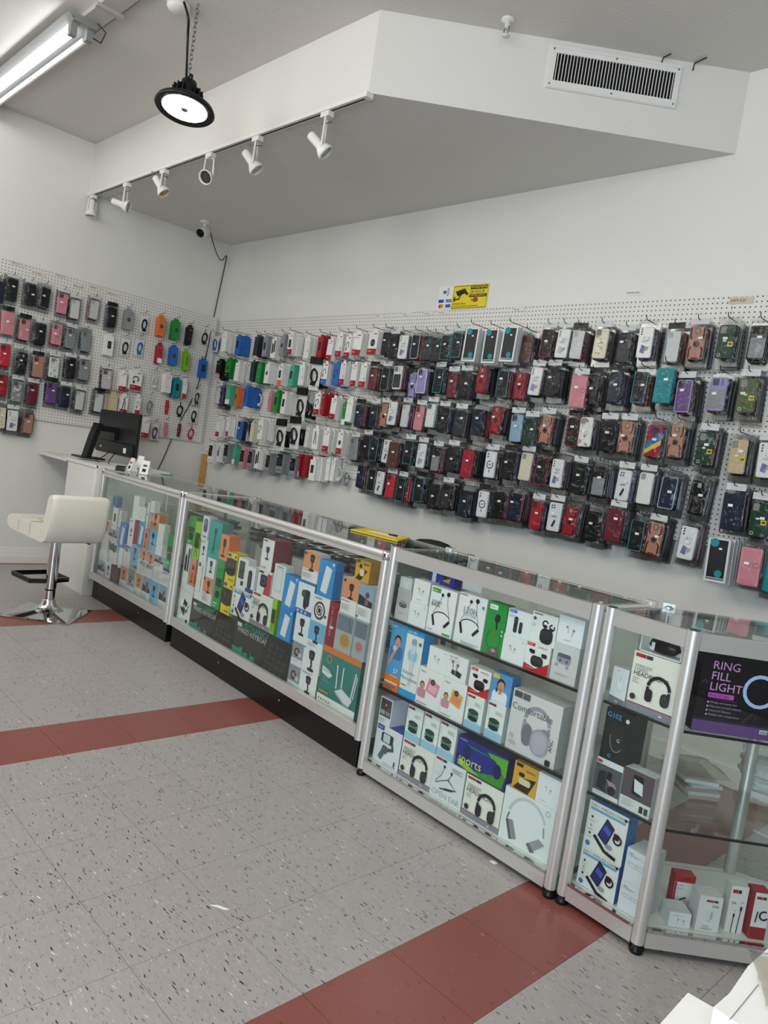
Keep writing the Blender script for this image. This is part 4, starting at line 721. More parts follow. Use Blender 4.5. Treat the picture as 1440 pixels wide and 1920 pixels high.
ART = dict(
 none=lambda k: [], pods=lambda k: buds(k, .5, .55)+lines(.3, .16, 2, .3), podsA=lambda k: buds(k, .45, .55, .1)+[('c', .86, .88, .05, 'd7d9db')], greytws=lambda k: [('r', 0, 0, 1, .45, 'c9c8c5')]+tws(k, .5, .5, .24, '4a4a4e', '8f8f98')+lines(.25, .24, 2, .5)+lines(.25, .86, 1, .5),
 purtws=lambda k: tws(k, .45, .6, .26, '9b9aa8', '5d5d66')+[('c', .2, .42, .06, '9b9aa8'), ('c', .62, .42, .06, '9b9aa8')]+lines(.2, .2, 2, .55), bass=lambda k: neck(k, .52, .42, .34)+[('r', .06, .88, .38, .97, '3ca43a'), ('t', .09, .9, .09, 'hoco', 'f4f4f2'), ('t', .1, .66, .1, 'STRONG', '6a6a6a'), ('t', .1, .58, .16, 'BASS', '1b1b1d'), ('r', .66, .03, .96, .07, '3ca43a'), ('t', .05, .05, .06, '3h  BASS', '444446')],
 h120=lambda k: neck(k, .5, .45, .34)+[('t', .24, .62, .26, '120h', '8a8d92'), ('t', .26, .56, .1, 'PLAYTIME', '9a9da0'), ('l', [(.02, .97), (.3, .97)], .02, '55585c'), ('c', .9, .82, .045, '2fa38a'), ('t', .3, .04, .07, 'EQ Super Battery Life', '2a8a55')]+lines(.3, .02, 1, .5),
 lav=lambda k: [('q', .3, .91, .42, .2, .04, 'eef5ee'), ('t', .14, .89, .13, 'hoco', '1f8f3c'), ('l', arc(.5, .3, .34, 120, 400, 14, 1.2*k), .02, '0f2a16'), ('q', .56, .7, .26, .26, .1, '161a18'), ('c', .58, .74, .13, '22272a'), ('l', [(.54, .66), (.6, .5)], .07, '161a18'), ('l', [(.5, .5), (.62, .3)], .035, '8a7a3a'), ('p', [(.25, 0), (.9, 0), (.85, .14), (.4, .16)], '6d5a55'), ('c', .6, .1, .12, .6, 'b59a9a'), ('c', .9, .5, .04, 'cfe8cf'), ('c', .9, .42, .04, 'cfe8cf')],
 mics=lambda k: [('r', .04, .86, .36, .98, '2f7fc8'), ('t', .08, .89, .09, 'hoco', 'f2f6fa'), ('q', .38, .45, .16, .56, .06, '2a2b2e'), ('q', .6, .38, .14, .4, .06, '36373b'), ('c', .38, .62, .09, '3c3d42')]+lines(.06, .76, 3, .25),
 clip=lambda k: [('l', [(.06, .94), (.4, .94)], .03, '3a3a3c'), ('o', .55, .68, .1, .05, 20, 330, '1a1a1c'), ('o', .82, .62, .09, .05, 90, 400, '1a1a1c'), ('c', .55, .6, .07, '26262a'), ('c', .8, .54, .07, '26262a'), ('q', .65, .3, .5, .5, .18, '1d1d20'), ('q', .65, .36, .42, .24, .1, '2d2d31'), ('c', .12, .78, .06, '4a5a7a')]+lines(.06, .62, 4, .14),
 redtws=lambda k: [('p', [(0, 0), (1, 0), (1, .42), (.5, .12), (0, .22)], 'c32a33'), ('r', .04, .86, .36, .97, 'c32a33'), ('t', .07, .89, .1, 'hoco', 'f6eeee'), ('t', .5, .86, .09, 'EARBUDS', 'c32a33'), ('q', .52, .38, .5, .36, .14, '1b1b1e'), ('q', .52, .43, .4, .16, .07, '323236'), ('q', .3, .68, .2, .14, .05, '1b1b1e'), ('q', .78, .64, .22, .14, .05, '1b1b1e'), ('c', .22, .7, .06, '1b1b1e')]+lines(.15, .1, 1, .3, 'f2d9d9'),
 man=lambda k: [('r', 0, .22, 1, 1, '4f9ed0')]+person(k, .5, .7, .36, '3a72b0')+[('l', [(.1, .36), (.3, .5), (.45, .6)], .16, 'c89b80'), ('c', .38, .62, .13, 'cfd2d6'), ('r', 0, 0, 1, .22, 'e07a28'), ('t', .5, .26, .3, '57', 'f6f8fa'), ('t', .35, .2, .15, '4 hours', 'f6f8fa'), ('r', .05, .1, .9, .12, 'f7e4d2'), ('r', .05, .05, .8, .065, '4a5aa0'), ('r', .05, .02, .6, .035, '4a5aa0'), ('t', .06, .93, .16, 'hoco', 'f2f7fa')],
 karaoke=lambda k: [('r', 0, .92, 1, 1, '2f9fd8'), ('t', .06, .94, .12, 'hoco  BK9', 'f2f8fb'), ('r', 0, 0, 1, .1, '2f9fd8'), ('c', .5, .62, .34, 'cfe6ee'), ('c', .5, .62, .28, '8fcbd8'), ('q', .5, .82, .3, .3, .14, '9fa6b4'), ('p', [(.36, .78), (.64, .78), (.58, .16), (.44, .16)], 'd6dae2'), ('q', .5, .6, .26, .3, .06, 'b7c4d6'), ('t', .1, .34, .2, 'Karaoke', '2a8fb8'), ('t', .02, .25, .2, 'Microphone', '2a8fb8'), ('c', .85, .82, .08, '2a7fb8')]+lines(.08, .16, 1, .3, '444'+'446'),
 cardrd=lambda k: buds(k, .4, .62, .13, '8a8d92')+[('p', [(.45, .2), (.72, .14), (.78, .34), (.52, .42)], '26262a'), ('p', [(.25, .24), (.42, .18), (.48, .36), (.3, .42)], '3c3c40'), ('t', .1, .86, .1, 'hoco. EW', '5a5a5c')]+lines(.1, .78, 2, .5),
 pinkcam=lambda k: toycam(k, 'e58ea2', 'f0b4c0'), yelcam=lambda k: toycam(k, 'e8b04a', 'e78a6a'),
 woman=lambda k: [('r', 0, 0, 1, 1, '5c9acb')]+person(k, .5, .52, .34, 'e9ecef', '3a2a22')+[('r', .28, .5, .36, .36, '3a2a22'), ('q', .22, .88, .34, .18, .03, 'e8c24a'), ('r', .1, .08, .8, .1, 'f2f6f8'), ('r', .1, .04, .6, .055, 'f2f6f8')],
 spk=lambda k: spk(k)+logo('b8242c', .05, .9, .42)+lines(.5, .78, 3, .4)+[('c', .12, .8, .03, 'b5b5b3'), ('c', .12, .72, .03, 'b5b5b3'), ('c', .12, .64, .03, 'b5b5b3')],
 comfy=lambda k: hp(k, .56, .58, .24, '9b9aa3', '8b8a94')+[('q', .4, .34, .2, .36, .1, '77767f'), ('q', .66, .3, .36, .44, .16, 'a5a4ad'), ('q', .66, .3, .28, .36, .13, 'b5b4bc'), ('t', .03, .68, .16, 'Comfortable', '6b6a70'), ('t', .92, .24, .1, 'ANC', '3a3a3e', 90), ('r', .04, .88, .2, .98, '4a4a4c'), ('r', .22, .88, .36, .98, '5a5a5c'), ('t', .05, .2, .11, '70', 'a9a8ae'), ('t', .05, .1, .11, '45h', 'a9a8ae'), ('q', .88, .06, .1, .1, .02, '2a2220')],
 vr=lambda k: [('r', .06, .3, .94, .96, '4a4644'), ('c', .5, .72, .16, '1f1d1c'), ('c', .5, .74, .09, 'b98a7c'), ('q', .28, .45, .4, .24, .08, 'a6a6aa'), ('q', .72, .45, .36, .22, .08, '8c8c92')]+lines(.12, .2, 3, .5, '8a9a88', .05),
 gimbal=lambda k: [('r', .03, .86, .3, .99, '2f4fa0'), ('t', .05, .9, .09, 'hoco', 'eef2fa'), ('q', .46, .7, .46, .26, .05, '2b2c30'), ('q', .44, .7, .26, .22, .02, 'c8d2d4'), ('l', [(.66, .62), (.72, .48), (.52, .42)], .1, '4a4d52'), ('q', .42, .4, .22, .22, .08, '5a5d62'), ('l', [(.4, .4), (.26, .12)], .15, '5d6166'), ('l', [(.84, .22), (.84, .1)], .05, '4a4d52'), ('l', [(.8, .04), (.84, .12), (.88, .04)], .02, '4a4d52')]+lines(.4, .07, 2, .5, 'b3b8ba'),
 head=lambda k: [('r', 0, 0, 1, .13, '8a8894'), ('r', 0, .125, 1, .14, 'a3283a')]+logo('b8242c', .04, .91, .36)+[('t', .06, .74, .085, 'WIRELESS', '8a8a88'), ('t', .06, .68, .085, 'STEREO', '8a8a88'), ('t', .06, .6, .125, 'HEADPHONE', '4a4038')]+lines(.06, .55, 3, .14)+hp(k, .62, .48, .22)+[('c', .12, .24, .06, '2e2e30'), ('r', .72, .05, .78, .08, 'd9d9de')],
 openear=lambda k: logo('b8242c', .06, .92, .34)+[('t', .06, .06, .19, 'OPEN EAR', 'a9adae'), ('p', [(.06, .6), (.3, .68), (.2, .52)], 'd3dbdc'), ('c', .36, .82, .035, '26282a'), ('c', .6, .74, .035, '26282a'), ('l', [(.36, .8), (.3, .6), (.14, .4), (.22, .36)], .012, '26282a'), ('l', [(.6, .72), (.56, .62), (.52, .56), (.14, .36)], .016, '26282a'), ('l', [(.52, .56), (.8, .4), (.3, .26)], .03, '26282a'), ('l', [(.44, .3), (.7, .36)], .05, '26282a')]+lines(.6, .88, 3, .34, '8a8d8e'),
 whp=lambda k: [('o', .5, .52, .36, .05, 20, 170, 'c9cacb'), ('l', [(.15, .55), (.12, .42)], .03, '77787a'), ('l', [(.83, .6), (.86, .42)], .03, 'a2a3a4'), ('p', [(.1, .4), (.24, .44), (.36, .12), (.22, .06)], '8f9092'), ('p', [(.1, .4), (.15, .42), (.27, .08), (.22, .06)], '5f6062'), ('p', [(.56, .16), (.78, .36), (.9, .3), (.66, .04)], '9a9b9d'), ('p', [(.56, .16), (.62, .2), (.74, .08), (.66, .04)], '6a6b6d'), ('o', .87, .88, .04, .012, 0, 360, 'b9babb')],
 sports=lambda k: [('p', [(.1, .0), (.95, .0), (1, .5), (.8, .3), (.4, .1)], '3f8f2a'), ('p', [(.6, .9), (1, .95), (1, .4), (.85, .5)], '5fae2f'), ('p', [(.1, .3), (.5, .05), (.3, .02), (.05, .1)], '9ac23a'), ('p', [(.15, .85), (.7, .8), (.4, .7)], '1f6f5a'), ('q', .52, .52, .62, .24, .1, '232c86'), ('c', .22, .58, .08, 1.3, '1a2166'), ('c', .83, .46, .08, 1.4, '161c58'), ('t', .06, .2, .19, 'sports', 'd6e85a'), ('q', .05, .35, .05, .08, .01, '151a2a'), ('t', .05, .9, .04, 'borofone', 'd9e0f4')],
 yeltws=lambda k: [('p', [(.05, .05), (.7, .03), (.95, .6), (.4, .5)], '2a2620'), ('q', .5, .38, .5, .22, .08, 'e0cfa0'), ('q', .35, .6, .24, .14, .05, '1b1916'), ('r', .08, .84, .36, .96, '2a2620'), ('t', .5, .76, .1, 'EARBUDS', '2a2620')],
 airw=lambda k: buds(k, .5, .55, .1, 'd3d5d8', '6a6d72')+lines(.2, .12, 1, .3), 
 mount=lambda k: mount(k), orange=lambda k: [('r', 0, .42, 1, 1, 'df9468')]+mount(k, .55, .68, .26, '23211f')+[('t', .06, .34, .08, 'CAR HOLDER', '2a2a2a')]+lines(.06, .26, 5, .6)+[('c', .12, .92, .06, '2a2a2a')],
 bluemount=lambda k: [('r', 0, .35, 1, 1, '6fb4d8')]+mount(k, .5, .62, .28, '1f2a36')+lines(.08, .26, 4, .6),
 photo=lambda k: [('r', 0, .4, 1, 1, '8fa6bd'), ('p', [(0, .4), (1, .4), (1, .55), (0, .7)], '2e3035'), ('c', .6, .72, .14, '6a4a48'), ('p', [(.5, .6), (.72, .6), (.7, .44), (.5, .44)], '9a5a70')]+lines(.08, .3, 6, .7)+[('r', .06, .04, .14, .1, '333333')],
 bluemnt=lambda k: [('r', 0, 0, 1, .14, '2f6fb5'), ('r', 0, .92, 1, 1, '2f6fb5'), ('q', .6, .5, .36, .6, .1, '232830'), ('c', .4, .62, .14, '3a5a3c'), ('l', [(.6, .3), (.5, .2)], .2, '1d2024'), ('q', .18, .07, .1, .08, .01, 'dfe8f2'), ('q', .42, .07, .1, .08, .01, 'dfe8f2'), ('q', .66, .07, .1, .08, .01, 'dfe8f2')],
 fan=lambda k: [('o', .45, .45, .3, .08, 0, 360, '3a3a3c'), ('o', .45, .45, .16, .05, 0, 360, '55565a'), ('c', .45, .45, .09, '1d1d1f'), ('l', [(.3, .66), (.6, .24)], .04, '3a3a3c'), ('q', .84, .3, .1, .1, .02, '2a2a2c'), ('t', .1, .86, .11, 'HOLDER', '3a3a3a')],
 shaver=lambda k: PIC['s']+[('t', .98, .9, .24, 'Shaver', '1b1b1d', -90)], tooth=lambda k: [('r', .1, .85, .4, .95, '555558'), ('t', .62, .9, .22, 'Electric Toothbrush', '2a2a2c', -90)],
 tablet=lambda k: [('p', [(.3, .3), (.55, .22), (.72, .55), (.42, .62)], '26272a'), ('p', [(.2, .36), (.5, .2), (.56, .24), (.24, .42)], '2f3034'), ('p', [(.52, .2), (.78, .32), (.9, .56), (.66, .46)], 'd8dad2'), ('p', [(.58, .25), (.76, .34), (.84, .5), (.67, .43)], '3a3b40'), ('c', .78, .1, .08, '1d1d1f'), ('l', [(.06, .88), (.94, .8)], .012, '8fb5a8')],
 yellow=lambda k: [('r', 0, .3, 1, .8, '3a3420'), ('q', .5, .52, .8, .9, .2, '2a2820'), ('c', .3, .6, .12, '55503c'), ('c', .7, .58, .12, '55503c'), ('r', .06, .86, .4, .96, '3a5aa0'), ('c', .85, .9, .07, '2a2820'), ('r', .4, .08, .9, .12, '8a7a20')],
 lime=lambda k: [('r', .1, .3, .9, .7, '2f4a1c'), ('l', [(.5, .5), (.3, .05)], .08, '1d2a14'), ('l', [(.5, .5), (.7, .05)], .08, '1d2a14'), ('c', .5, .62, .2, '2a3a1a')], greenp=lambda k: [('r', .1, .45, .9, .62, '1d3f28'), ('q', .5, .3, .6, .5, .2, '16331f'), ('r', .1, .1, .6, .13, 'bfe8c8'), ('r', .1, .05, .5, .07, 'bfe8c8')],
 teal=lambda k: [('q', .5, .75, .22, .24, .08, '0f4f4c'), ('l', [(.5, .68), (.48, .3), (.36, .12)], .08, '0f4f4c'), ('l', [(.48, .3), (.62, .12)], .06, '0f4f4c')], orangep=lambda k: [('q', .5, .68, .34, .5, .08, '2a211c'), ('l', [(.5, .5), (.45, .2)], .1, '2a211c'), ('q', .45, .15, .5, .12, .05, '2a211c')],
 purple=lambda k: [('q', .5, .6, .6, 1.0, .2, '55507a'), ('c', .5, .72, .2, '8a86a8'), ('r', .2, .1, .8, .14, '55555a')], holder=lambda k: mount(k, .5, .52, .26, '2a2b30')+lines(.1, .92, 2, .6, '55565a'), bank=lambda k: [('q', .42, .62, .56, .95, .06, '3a3c40'), ('q', .42, .62, .46, .82, .04, '4b4e53'), ('q', .6, .2, .26, .24, .04, '2a2b2e')], slabw=lambda k: slab(k), wslab=lambda k: [('q', .5, .55, .6, 1.2, .06, 'c9cbc8'), ('q', .5, .55, .5, 1.06, .04, 'e2e4e1'), ('r', .2, .92, .8, .95, '8a8a88')],
 bottle=lambda k: [('q', .4, .5, .5, 1.3, .25, '1e2128'), ('q', .4, .5, .26, .9, .12, '3a4252'), ('r', 0, 0, 1, .16, '2a4a86')], charger=lambda k: [('t', .05, .9, .085, '3-IN-1 WIRELESS CHARGER', '2a2d33'), ('q', .5, .85, .9, .06, .03, '6fa8d0'), ('c', .94, .92, .035, '1b1b1e'), ('c', .13, .68, .03, '3c4a44'), ('c', .13, .5, .03, 'aab0b0'), ('c', .13, .34, .03, '3c4a44'), ('c', .12, .12, .06, '3a78b0')]+charger(k)+lines(.08, .6, 1, .12)+lines(.08, .42, 1, .12)+lines(.08, .26, 1, .12),
 dash=lambda k: [('p', [(.5, 0), (1, 0), (1, .9), (.7, .9)], 'c33a48'), ('q', .45, .55, .5, .5, .1, '26262a'), ('c', .45, .55, .16, '55565c'), ('c', .45, .55, .08, '141416'), ('r', .06, .86, .4, .94, '3a3a3c')], maroonh=lambda k: mount(k, .5, .58, .26, '17171a')+[('t', .08, .06, .12, 'HOLDER', '3a3a3a'), ('r', .08, .92, .4, .96, '8a2a36')], maroon=lambda k: [('r', .3, .4, .7, .46, 'e6dcda'), ('t', .3, .9, .3, 'CAR CHARGER', 'caa4a8', -90)],
 router=lambda k: [('r', 0, .9, 1, 1, 'd9782f'), ('r', 0, 0, 1, .04, 'c56a2a'), ('r', 0, .04, 1, .19, 'e8e8e2'), ('p', [(.05, .66), (.25, .62), (.33, .56), (.25, .5), (.05, .54)], 'e9eae4'), ('t', .08, .58, .06, 'WiFi Router', '2f6f60'), ('o', .2, .8, .06, .02, 0, 360, 'c98a3a'), ('p', [(.45, .36), (.62, .44), (.9, .34), (.84, .22), (.7, .24)], 'dfe0e6'), ('p', [(.45, .36), (.7, .24), (.84, .22), (.84, .2), (.7, .21), (.45, .33)], 'b0b2bb'), ('l', [(.47, .4), (.44, .78)], .028, 'dfe0e6'), ('l', [(.6, .44), (.6, .78)], .028, 'dfe0e6'), ('l', [(.86, .34), (.92, .78)], .03, 'dfe0e6'), ('l', [(.91, .36), (.96, .74)], .03, 'c8cad2')]+[('c', .06+.07*i, .12, .014, '4a4a44') for i in range(5)]+lines(.1, .5, 3, .2, '7fb09a')+[('r', .05, .24, .3, .27, 'c98a3a')],
 keyb=lambda k: [('p', [(0, 0), (.42, .0), (.42, .2), (.36, .2), (.34, .28), (.28, .2), (.2, .2), (.18, .3), (.1, .22), (0, .24)], '1d8f78'), ('c', .22, .24, .03, '2a2b2c'), ('c', .32, .18, .03, '2a2b2c'), ('r', .05, .8, .13, .9, 'd8d8d6'), ('t', .15, .8, .085, 'MECHANICAL', '2f9f88'), ('t', .06, .66, .07, 'WIRED KEYBOARD', 'c9ccca'), ('p', [(.5, .0), (1, .0), (1, .98), (.62, .98)], '222324')]+[('q', .62+.09*i+.02*j, .12+.16*j, .06, .035, .01, '3a3c3c') for j in range(5) for i in range(4) if .62+.09*i+.02*j < .95],
 watch=lambda k: [('q', .6, .3, .62, .62, .26, 'c9a55e'), ('q', .6, .32, .5, .46, .2, 'b08a48'), ('r', .05, .55, .95, .95, '6f7d88'), ('l', [(.7, .9), (.85, .6)], .03, '2a2d32')], watch2=lambda k: [('q', .5, .3, .6, .6, .26, 'c9968a'), ('q', .5, .32, .48, .44, .2, 'ad7f74'), ('r', .05, .55, .95, .95, '66757f')],
 yelbox=lambda k: [('p', [(.1, .1), (.45, .05), (.85, .55), (.6, .6), (.3, .35)], '2e2a1c'), ('q', .5, .42, .3, .3, .08, 'e0d3a8'), ('c', .36, .7, .1, '2e2a1c'), ('r', .55, .78, .92, .86, '6a5614'), ('r', .06, .84, .3, .96, '4a3f18')], greymnt=lambda k: [('r', 0, .3, 1, 1, '8f959b'), ('c', .45, .58, .24, '3a3330'), ('c', .45, .6, .13, 'b5857a'), ('q', .75, .5, .3, .2, .06, 'c6c8ca')]+lines(.1, .2, 2, .6),
 usb=lambda k: [('q', .5, .55, .4, .7, .1, '26262a')]+lines(.1, .2, 3, .7), bars=lambda k: lines(.1, .85, 9, .75, '9fa0a0', .085), ring=lambda k: [('o', .5, .55, .26, .05, 0, 360, 'b9bcbc')],
 mouse=lambda k: [('q', .55, .56, .44, .8, .2, 'd6d7d9'), ('q', .55, .56, .36, .7, .17, 'e8e9ea'), ('l', [(.55, .72), (.55, .62)], .04, '9a9c9f'), ('p', [(0, .0), (1, .0), (1, .14), (0, .2)], '77787c'), ('t', .4, .05, .14, 'logi', 'f0f0f0'), ('c', .35, .92, .03, '3a3a3c')],
 gaming=lambda k: [('t', .06, .83, .24, 'G102', '3fb0dc'), ('q', .54, .46, .5, .95, .22, '26292c'), ('l', arc(.54, .46, .25, 170, 320, 12, 1.8*k), .014, 'c9b28a'), ('t', .54, .4, .17, 'G', 'd8d4c6'), ('t', .3, .06, .17, 'G', '3fb0dc'), ('c', .82, .86, .07, 'd8dada')],
 carph=lambda k: [('r', 0, .12, 1, .84, '55585e'), ('p', [(.1, .2), (.5, .15), (.4, .7), (.15, .66)], '24262a'), ('q', .55, .56, .2, .4, .04, '1d1e22'), ('p', [(.45, .5), (.8, .46), (.9, .34), (.6, .36)], 'a58a86'), ('q', .7, .26, .3, .3, .14, '202226'), ('q', .12, .91, .18, .1, .02, 'c33c38')]+lines(.1, .07, 1, .6), phmount=lambda k: [('r', 0, .3, 1, 1, '5b4f54'), ('q', .5, .66, .34, .6, .05, '17181b'), ('p', [(.36, .8), (.66, .74), (.7, .46), (.42, .5)], 'dfe2e4'), ('r', .66, .06, .78, .22, '3a3532'), ('r', .82, .06, .94, .22, '44484e')]+lines(.06, .24, 4, .45, 'a9aaa8', .045),
 outline=lambda k: [('l', [(.12, .6), (.44, .6), (.52, .5), (.2, .5), (.12, .6)], .015, '9298b4'), ('l', [(.5, .6), (.8, .6), (.88, .5), (.58, .5), (.5, .6)], .015, '9298b4'), ('r', .12, .86, .3, .88, '7a7c80')]+lines(.12, .82, 2, .5),
 ringlight=lambda k: [('r', 0, 0, 1, .14, '6a4a82'), ('r', 0, .14, 1, .17, '32233e'), ('t', .14, .78, .145, 'RING', 'e3a2da'), ('t', .14, .65, .145, 'FILL', 'e3a2da'), ('t', .14, .52, .145, 'LIGHT', 'e3a2da'), ('q', .29, .46, .32, .06, .01, 'd05aca'), ('t', .15, .445, .052, 'Ring fill light', '2a1030'), ('r', .2, .41, .5, .413, '8a7a90'), ('t', .17, .365, .035, 'Fill light and beauty face', 'b9a5c4'), ('t', .17, .315, .035, 'Make face and eye in beauty', 'b9a5c4'), ('t', .17, .265, .035, 'Videolook Extreme', 'b9a5c4'), ('t', .17, .215, .035, 'Multiple color temperature', 'b9a5c4'), ('o', .75, .58, .19, .045, 0, 360, 'b6cdf8'), ('l', [(.75, .3), (.75, .2)], .03, '2a2a30'), ('l', [(.72, .32), (.6, .18)], .02, '3a3a40'), ('q', .88, .1, .1, .05, .004, 'e6e6e6'), ('l', [(.03, .6), (.06, .64), (.09, .6)], .01, '6a5a74')]+[('c', .14, .375-.05*i, .012, 'c9c0cc') for i in range(4)]+[('r', .84+.012*i, .085, .846+.012*i, .115, '222222') for i in range(7)],
 redcable=lambda k: [('r', 0, .8, 1, 1, 'b3202a'), ('q', .55, .9, .4, .12, .03, '8f1820'), ('t', .1, .7, .09, 'borofone', '3a3a3a'), ('t', .15, .6, .09, 'TYPE-C', '55565a'), ('l', arc(.75, .12, .5, 100, 170, 10, .9*k), .08, '26262a'), ('p', [(.52, .05), (.7, .05), (.58, .28), (.44, .26)], '2a2b30'), ('r', 0, 0, .1, .8, 'b3202a')], cube=lambda k: [('l', [(.42, .5), (.4, .1)], .02, 'c3c8d0'), ('l', [(.68, .44), (.72, .1)], .02, 'c3c8d0'), ('q', .42, .54, .08, .1, .02, 'aab0ba'), ('q', .68, .48, .08, .1, .02, 'aab0ba')]+lines(.2, .8, 2, .5, 'b5b8bc'),
 fast=lambda k: logo('b8242c', .3, .84, .5)+[('t', .58, .7, .15, '2.4A', '2a2a2c'), ('q', .5, .48, .28, .36, .05, 'dcdee2'), ('q', .6, .46, .1, .32, .03, 'b9bcc6'), ('l', [(.46, .34), (.46, .3)], .03, '8a8c92'), ('l', [(.56, .32), (.56, .28)], .03, '8a8c92'), ('t', .3, .14, .13, 'FAST', 'a3a29c'), ('t', .22, .06, .13, 'CHARGE', 'a3a29c')],
 five=lambda k: logo('b8242c', .1, .88, .5)+[('t', .14, .7, .24, '5A', '3a3a3c'), ('l', [(.36, .12), (.36, .34), (.38, .5)], .05, '26262a'), ('q', .38, .52, .1, .22, .03, '1d1d20'), ('q', .39, .6, .06, .08, .01, 'a9a9ad'), ('l', [(.66, .12), (.68, .4), (.72, .6)], .05, '26262a'), ('q', .72, .64, .12, .26, .03, '1d1d20'), ('q', .73, .74, .08, .09, .01, 'a9a9ad'), ('t', .14, .06, .1, 'SUPERFAST', '8a8a86')],
 coilb=lambda k: [('r', 0, 0, 1, .26, '9a1c26')]+logo('b8242c', .1, .86, .6)+[('o', .72, .52, .26, .11, 60, 330, '1f1f22'), ('l', [(.3, .6), (.24, .36)], .08, '1f1f22')],
 podblue=lambda k: [('q', .16, .55, .16, .5, .03, 'eef0f4'), ('l', [(.45, .85), (.78, .25)], .12, '2a2620'), ('p', [(.5, .3), (.8, .2), (.85, .6)], 'd9a53a'), ('c', .4, .2, .03, 'd94a6a')],
 earcard=lambda k: buds(k, .45, .5, .18, 'e9ecee', '8fa9a9'))
PLACED = {}
def place_boxes(key, case, rows, levels, crop, off=.03, where='', snap=.045):
    """rows: (BLx, BLy, TRx, TRy, art, front colour, side colour, depth, name, label)"""
    _, A, an, L = case; n = Vector((-math.sin(an), math.cos(an), 0)); ux = Vector((math.cos(an), math.sin(an), 0)); done = PLACED.setdefault(key, [])
    todo = []
    for bx in rows:
        cr = bx[10] if len(bx) > 10 and isinstance(bx[10], tuple) else crop; o = off+(bx[11] if len(bx) > 11 else 0)
        a = hit(cr[0]+bx[0]/cr[2], cr[1]+bx[1]/cr[2], Vector((A[0], A[1], 0))+n*o, n); b = hit(cr[0]+bx[2]/cr[2], cr[1]+bx[3]/cr[2], Vector((A[0], A[1], 0))+n*o, n)
        u0 = (a-Vector((A[0], A[1], 0))).dot(ux); u1 = (b-Vector((A[0], A[1], 0))).dot(ux); todo.append([max(u0, .022), min(u1, L-.02) if case is not C4B else u1, a.z, b.z, o, bx])
    for t in sorted(todo, key=lambda q: q[2]):
        u0, u1, v0, v1, o, bx = t
        cand = list(levels)+[d[3] for d in done if min(u1, d[1])-max(u0, d[0]) > .25*(u1-u0) and abs(d[4]-o) < .1]
        best = min(cand, key=lambda c: abs(c-v0))
        if abs(best-v0) < snap: v0 = best+.0005
        for d in done: # neighbours share an edge instead of overlapping
            if abs(d[4]-o) < .05 and min(v1, d[3])-max(v0, d[2]) > .012:
                ov = min(u1, d[1])-max(u0, d[0])
                if 0 < ov < .6*(u1-u0):
                    if u0 < d[0]: u1 = d[0]-.0008
                    else: u0 = d[1]+.0008
        wd, h = max(u1-u0, .012), max(v1-v0, .02); art, fc, sc_, dp, nm, lb = bx[4:10]
        P = Vector((A[0], A[1], 0))+ux*u0+n*o; M = frame(P.x, P.y, v0, an)
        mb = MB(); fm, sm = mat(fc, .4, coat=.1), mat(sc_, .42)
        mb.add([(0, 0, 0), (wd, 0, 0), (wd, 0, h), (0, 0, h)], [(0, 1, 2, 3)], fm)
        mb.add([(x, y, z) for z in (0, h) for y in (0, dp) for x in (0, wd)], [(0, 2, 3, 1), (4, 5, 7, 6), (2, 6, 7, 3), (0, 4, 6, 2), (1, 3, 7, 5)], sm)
        o_ = tag(mb.build(nm, None, M), f'{lb} {where}'.strip(), 'product box', f'boxes {where}'.strip())
        it = ART[art](wd/h)
        if it: MB().art(it, wd, h, -.0005).build('printed_front', o_)
        done.append((u0, u1, v0, v0+h, o))
C4B = None
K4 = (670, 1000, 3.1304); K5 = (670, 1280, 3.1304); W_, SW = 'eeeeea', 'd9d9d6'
R3 = [(200, 490, 322, 340, 'greytws', 'b9b7b2', 'a9a7a2', .05, 'earbud_box', 'grey earbud box with dark charging case, leftmost on'),
 (245, 325, 325, 272, 'earcard', 'cfd3d1', 'c3c7c5', .03, 'earphone_box', 'small clear box of white earphones at top left of'),
 (318, 395, 432, 292, 'pods', W_, SW, .05, 'earbud_box', 'white earbud box, upper one left of BASS box on'), (293, 525, 415, 430, 'podsA', W_, SW, .05, 'earbud_box', 'white earbud box, lower one left of BASS box on'),
 (400, 562, 590, 350, 'bass', 'f1f1ee', SW, .04, 'neckband_box', 'white neckband earphone box lettered BASS on'), (425, 280, 578, 240, 'podblue', '2338a8', '1b2a80', .04, 'gadget_box', 'blue and yellow box standing above the BASS box on', K4, .05),
 (615, 325, 735, 300, 'none', 'e4e6e4', 'd5d7d5', .05, 'plain_box', 'plain white box behind the neckband boxes on', K4, .06),
 (560, 625, 768, 392, 'h120', 'efefed', SW, .04, 'neckband_box', 'white neckband earphone box lettered 120h on'), (727, 692, 890, 430, 'lav', '23963f', '1a7a32', .04, 'microphone_box', 'green clip microphone box on'),
 (868, 585, 1030, 478, 'mics', 'eceef0', SW, .05, 'microphone_box', 'white box with blue logo and two small microphones on'), (838, 740, 995, 632, 'podsA', W_, SW, .05, 'earbud_box', 'white earbud box right of green microphone box on'),
 (1005, 628, 1185, 498, 'clip', 'efeeeb', SW, .05, 'earbud_box', 'white box with black clip-on earbuds on'), (968, 785, 1140, 675, 'redtws', 'f0eeec', SW, .05, 'earbud_box', 'red and white earbud box under clip earbuds on'),
 (1165, 632, 1340, 518, 'pods', 'eff0f0', 'dcdfe2', .07, 'earbud_box', 'white earbud box, upper right corner of'), (1125, 845, 1310, 682, 'purtws', 'd2d2ce', 'bcbdba', .07, 'earbud_box', 'grey box with lilac earbud case, right end of')]
place_boxes('3a', C3, R3, [S31], K4, where='top shelf of the audio showcase')
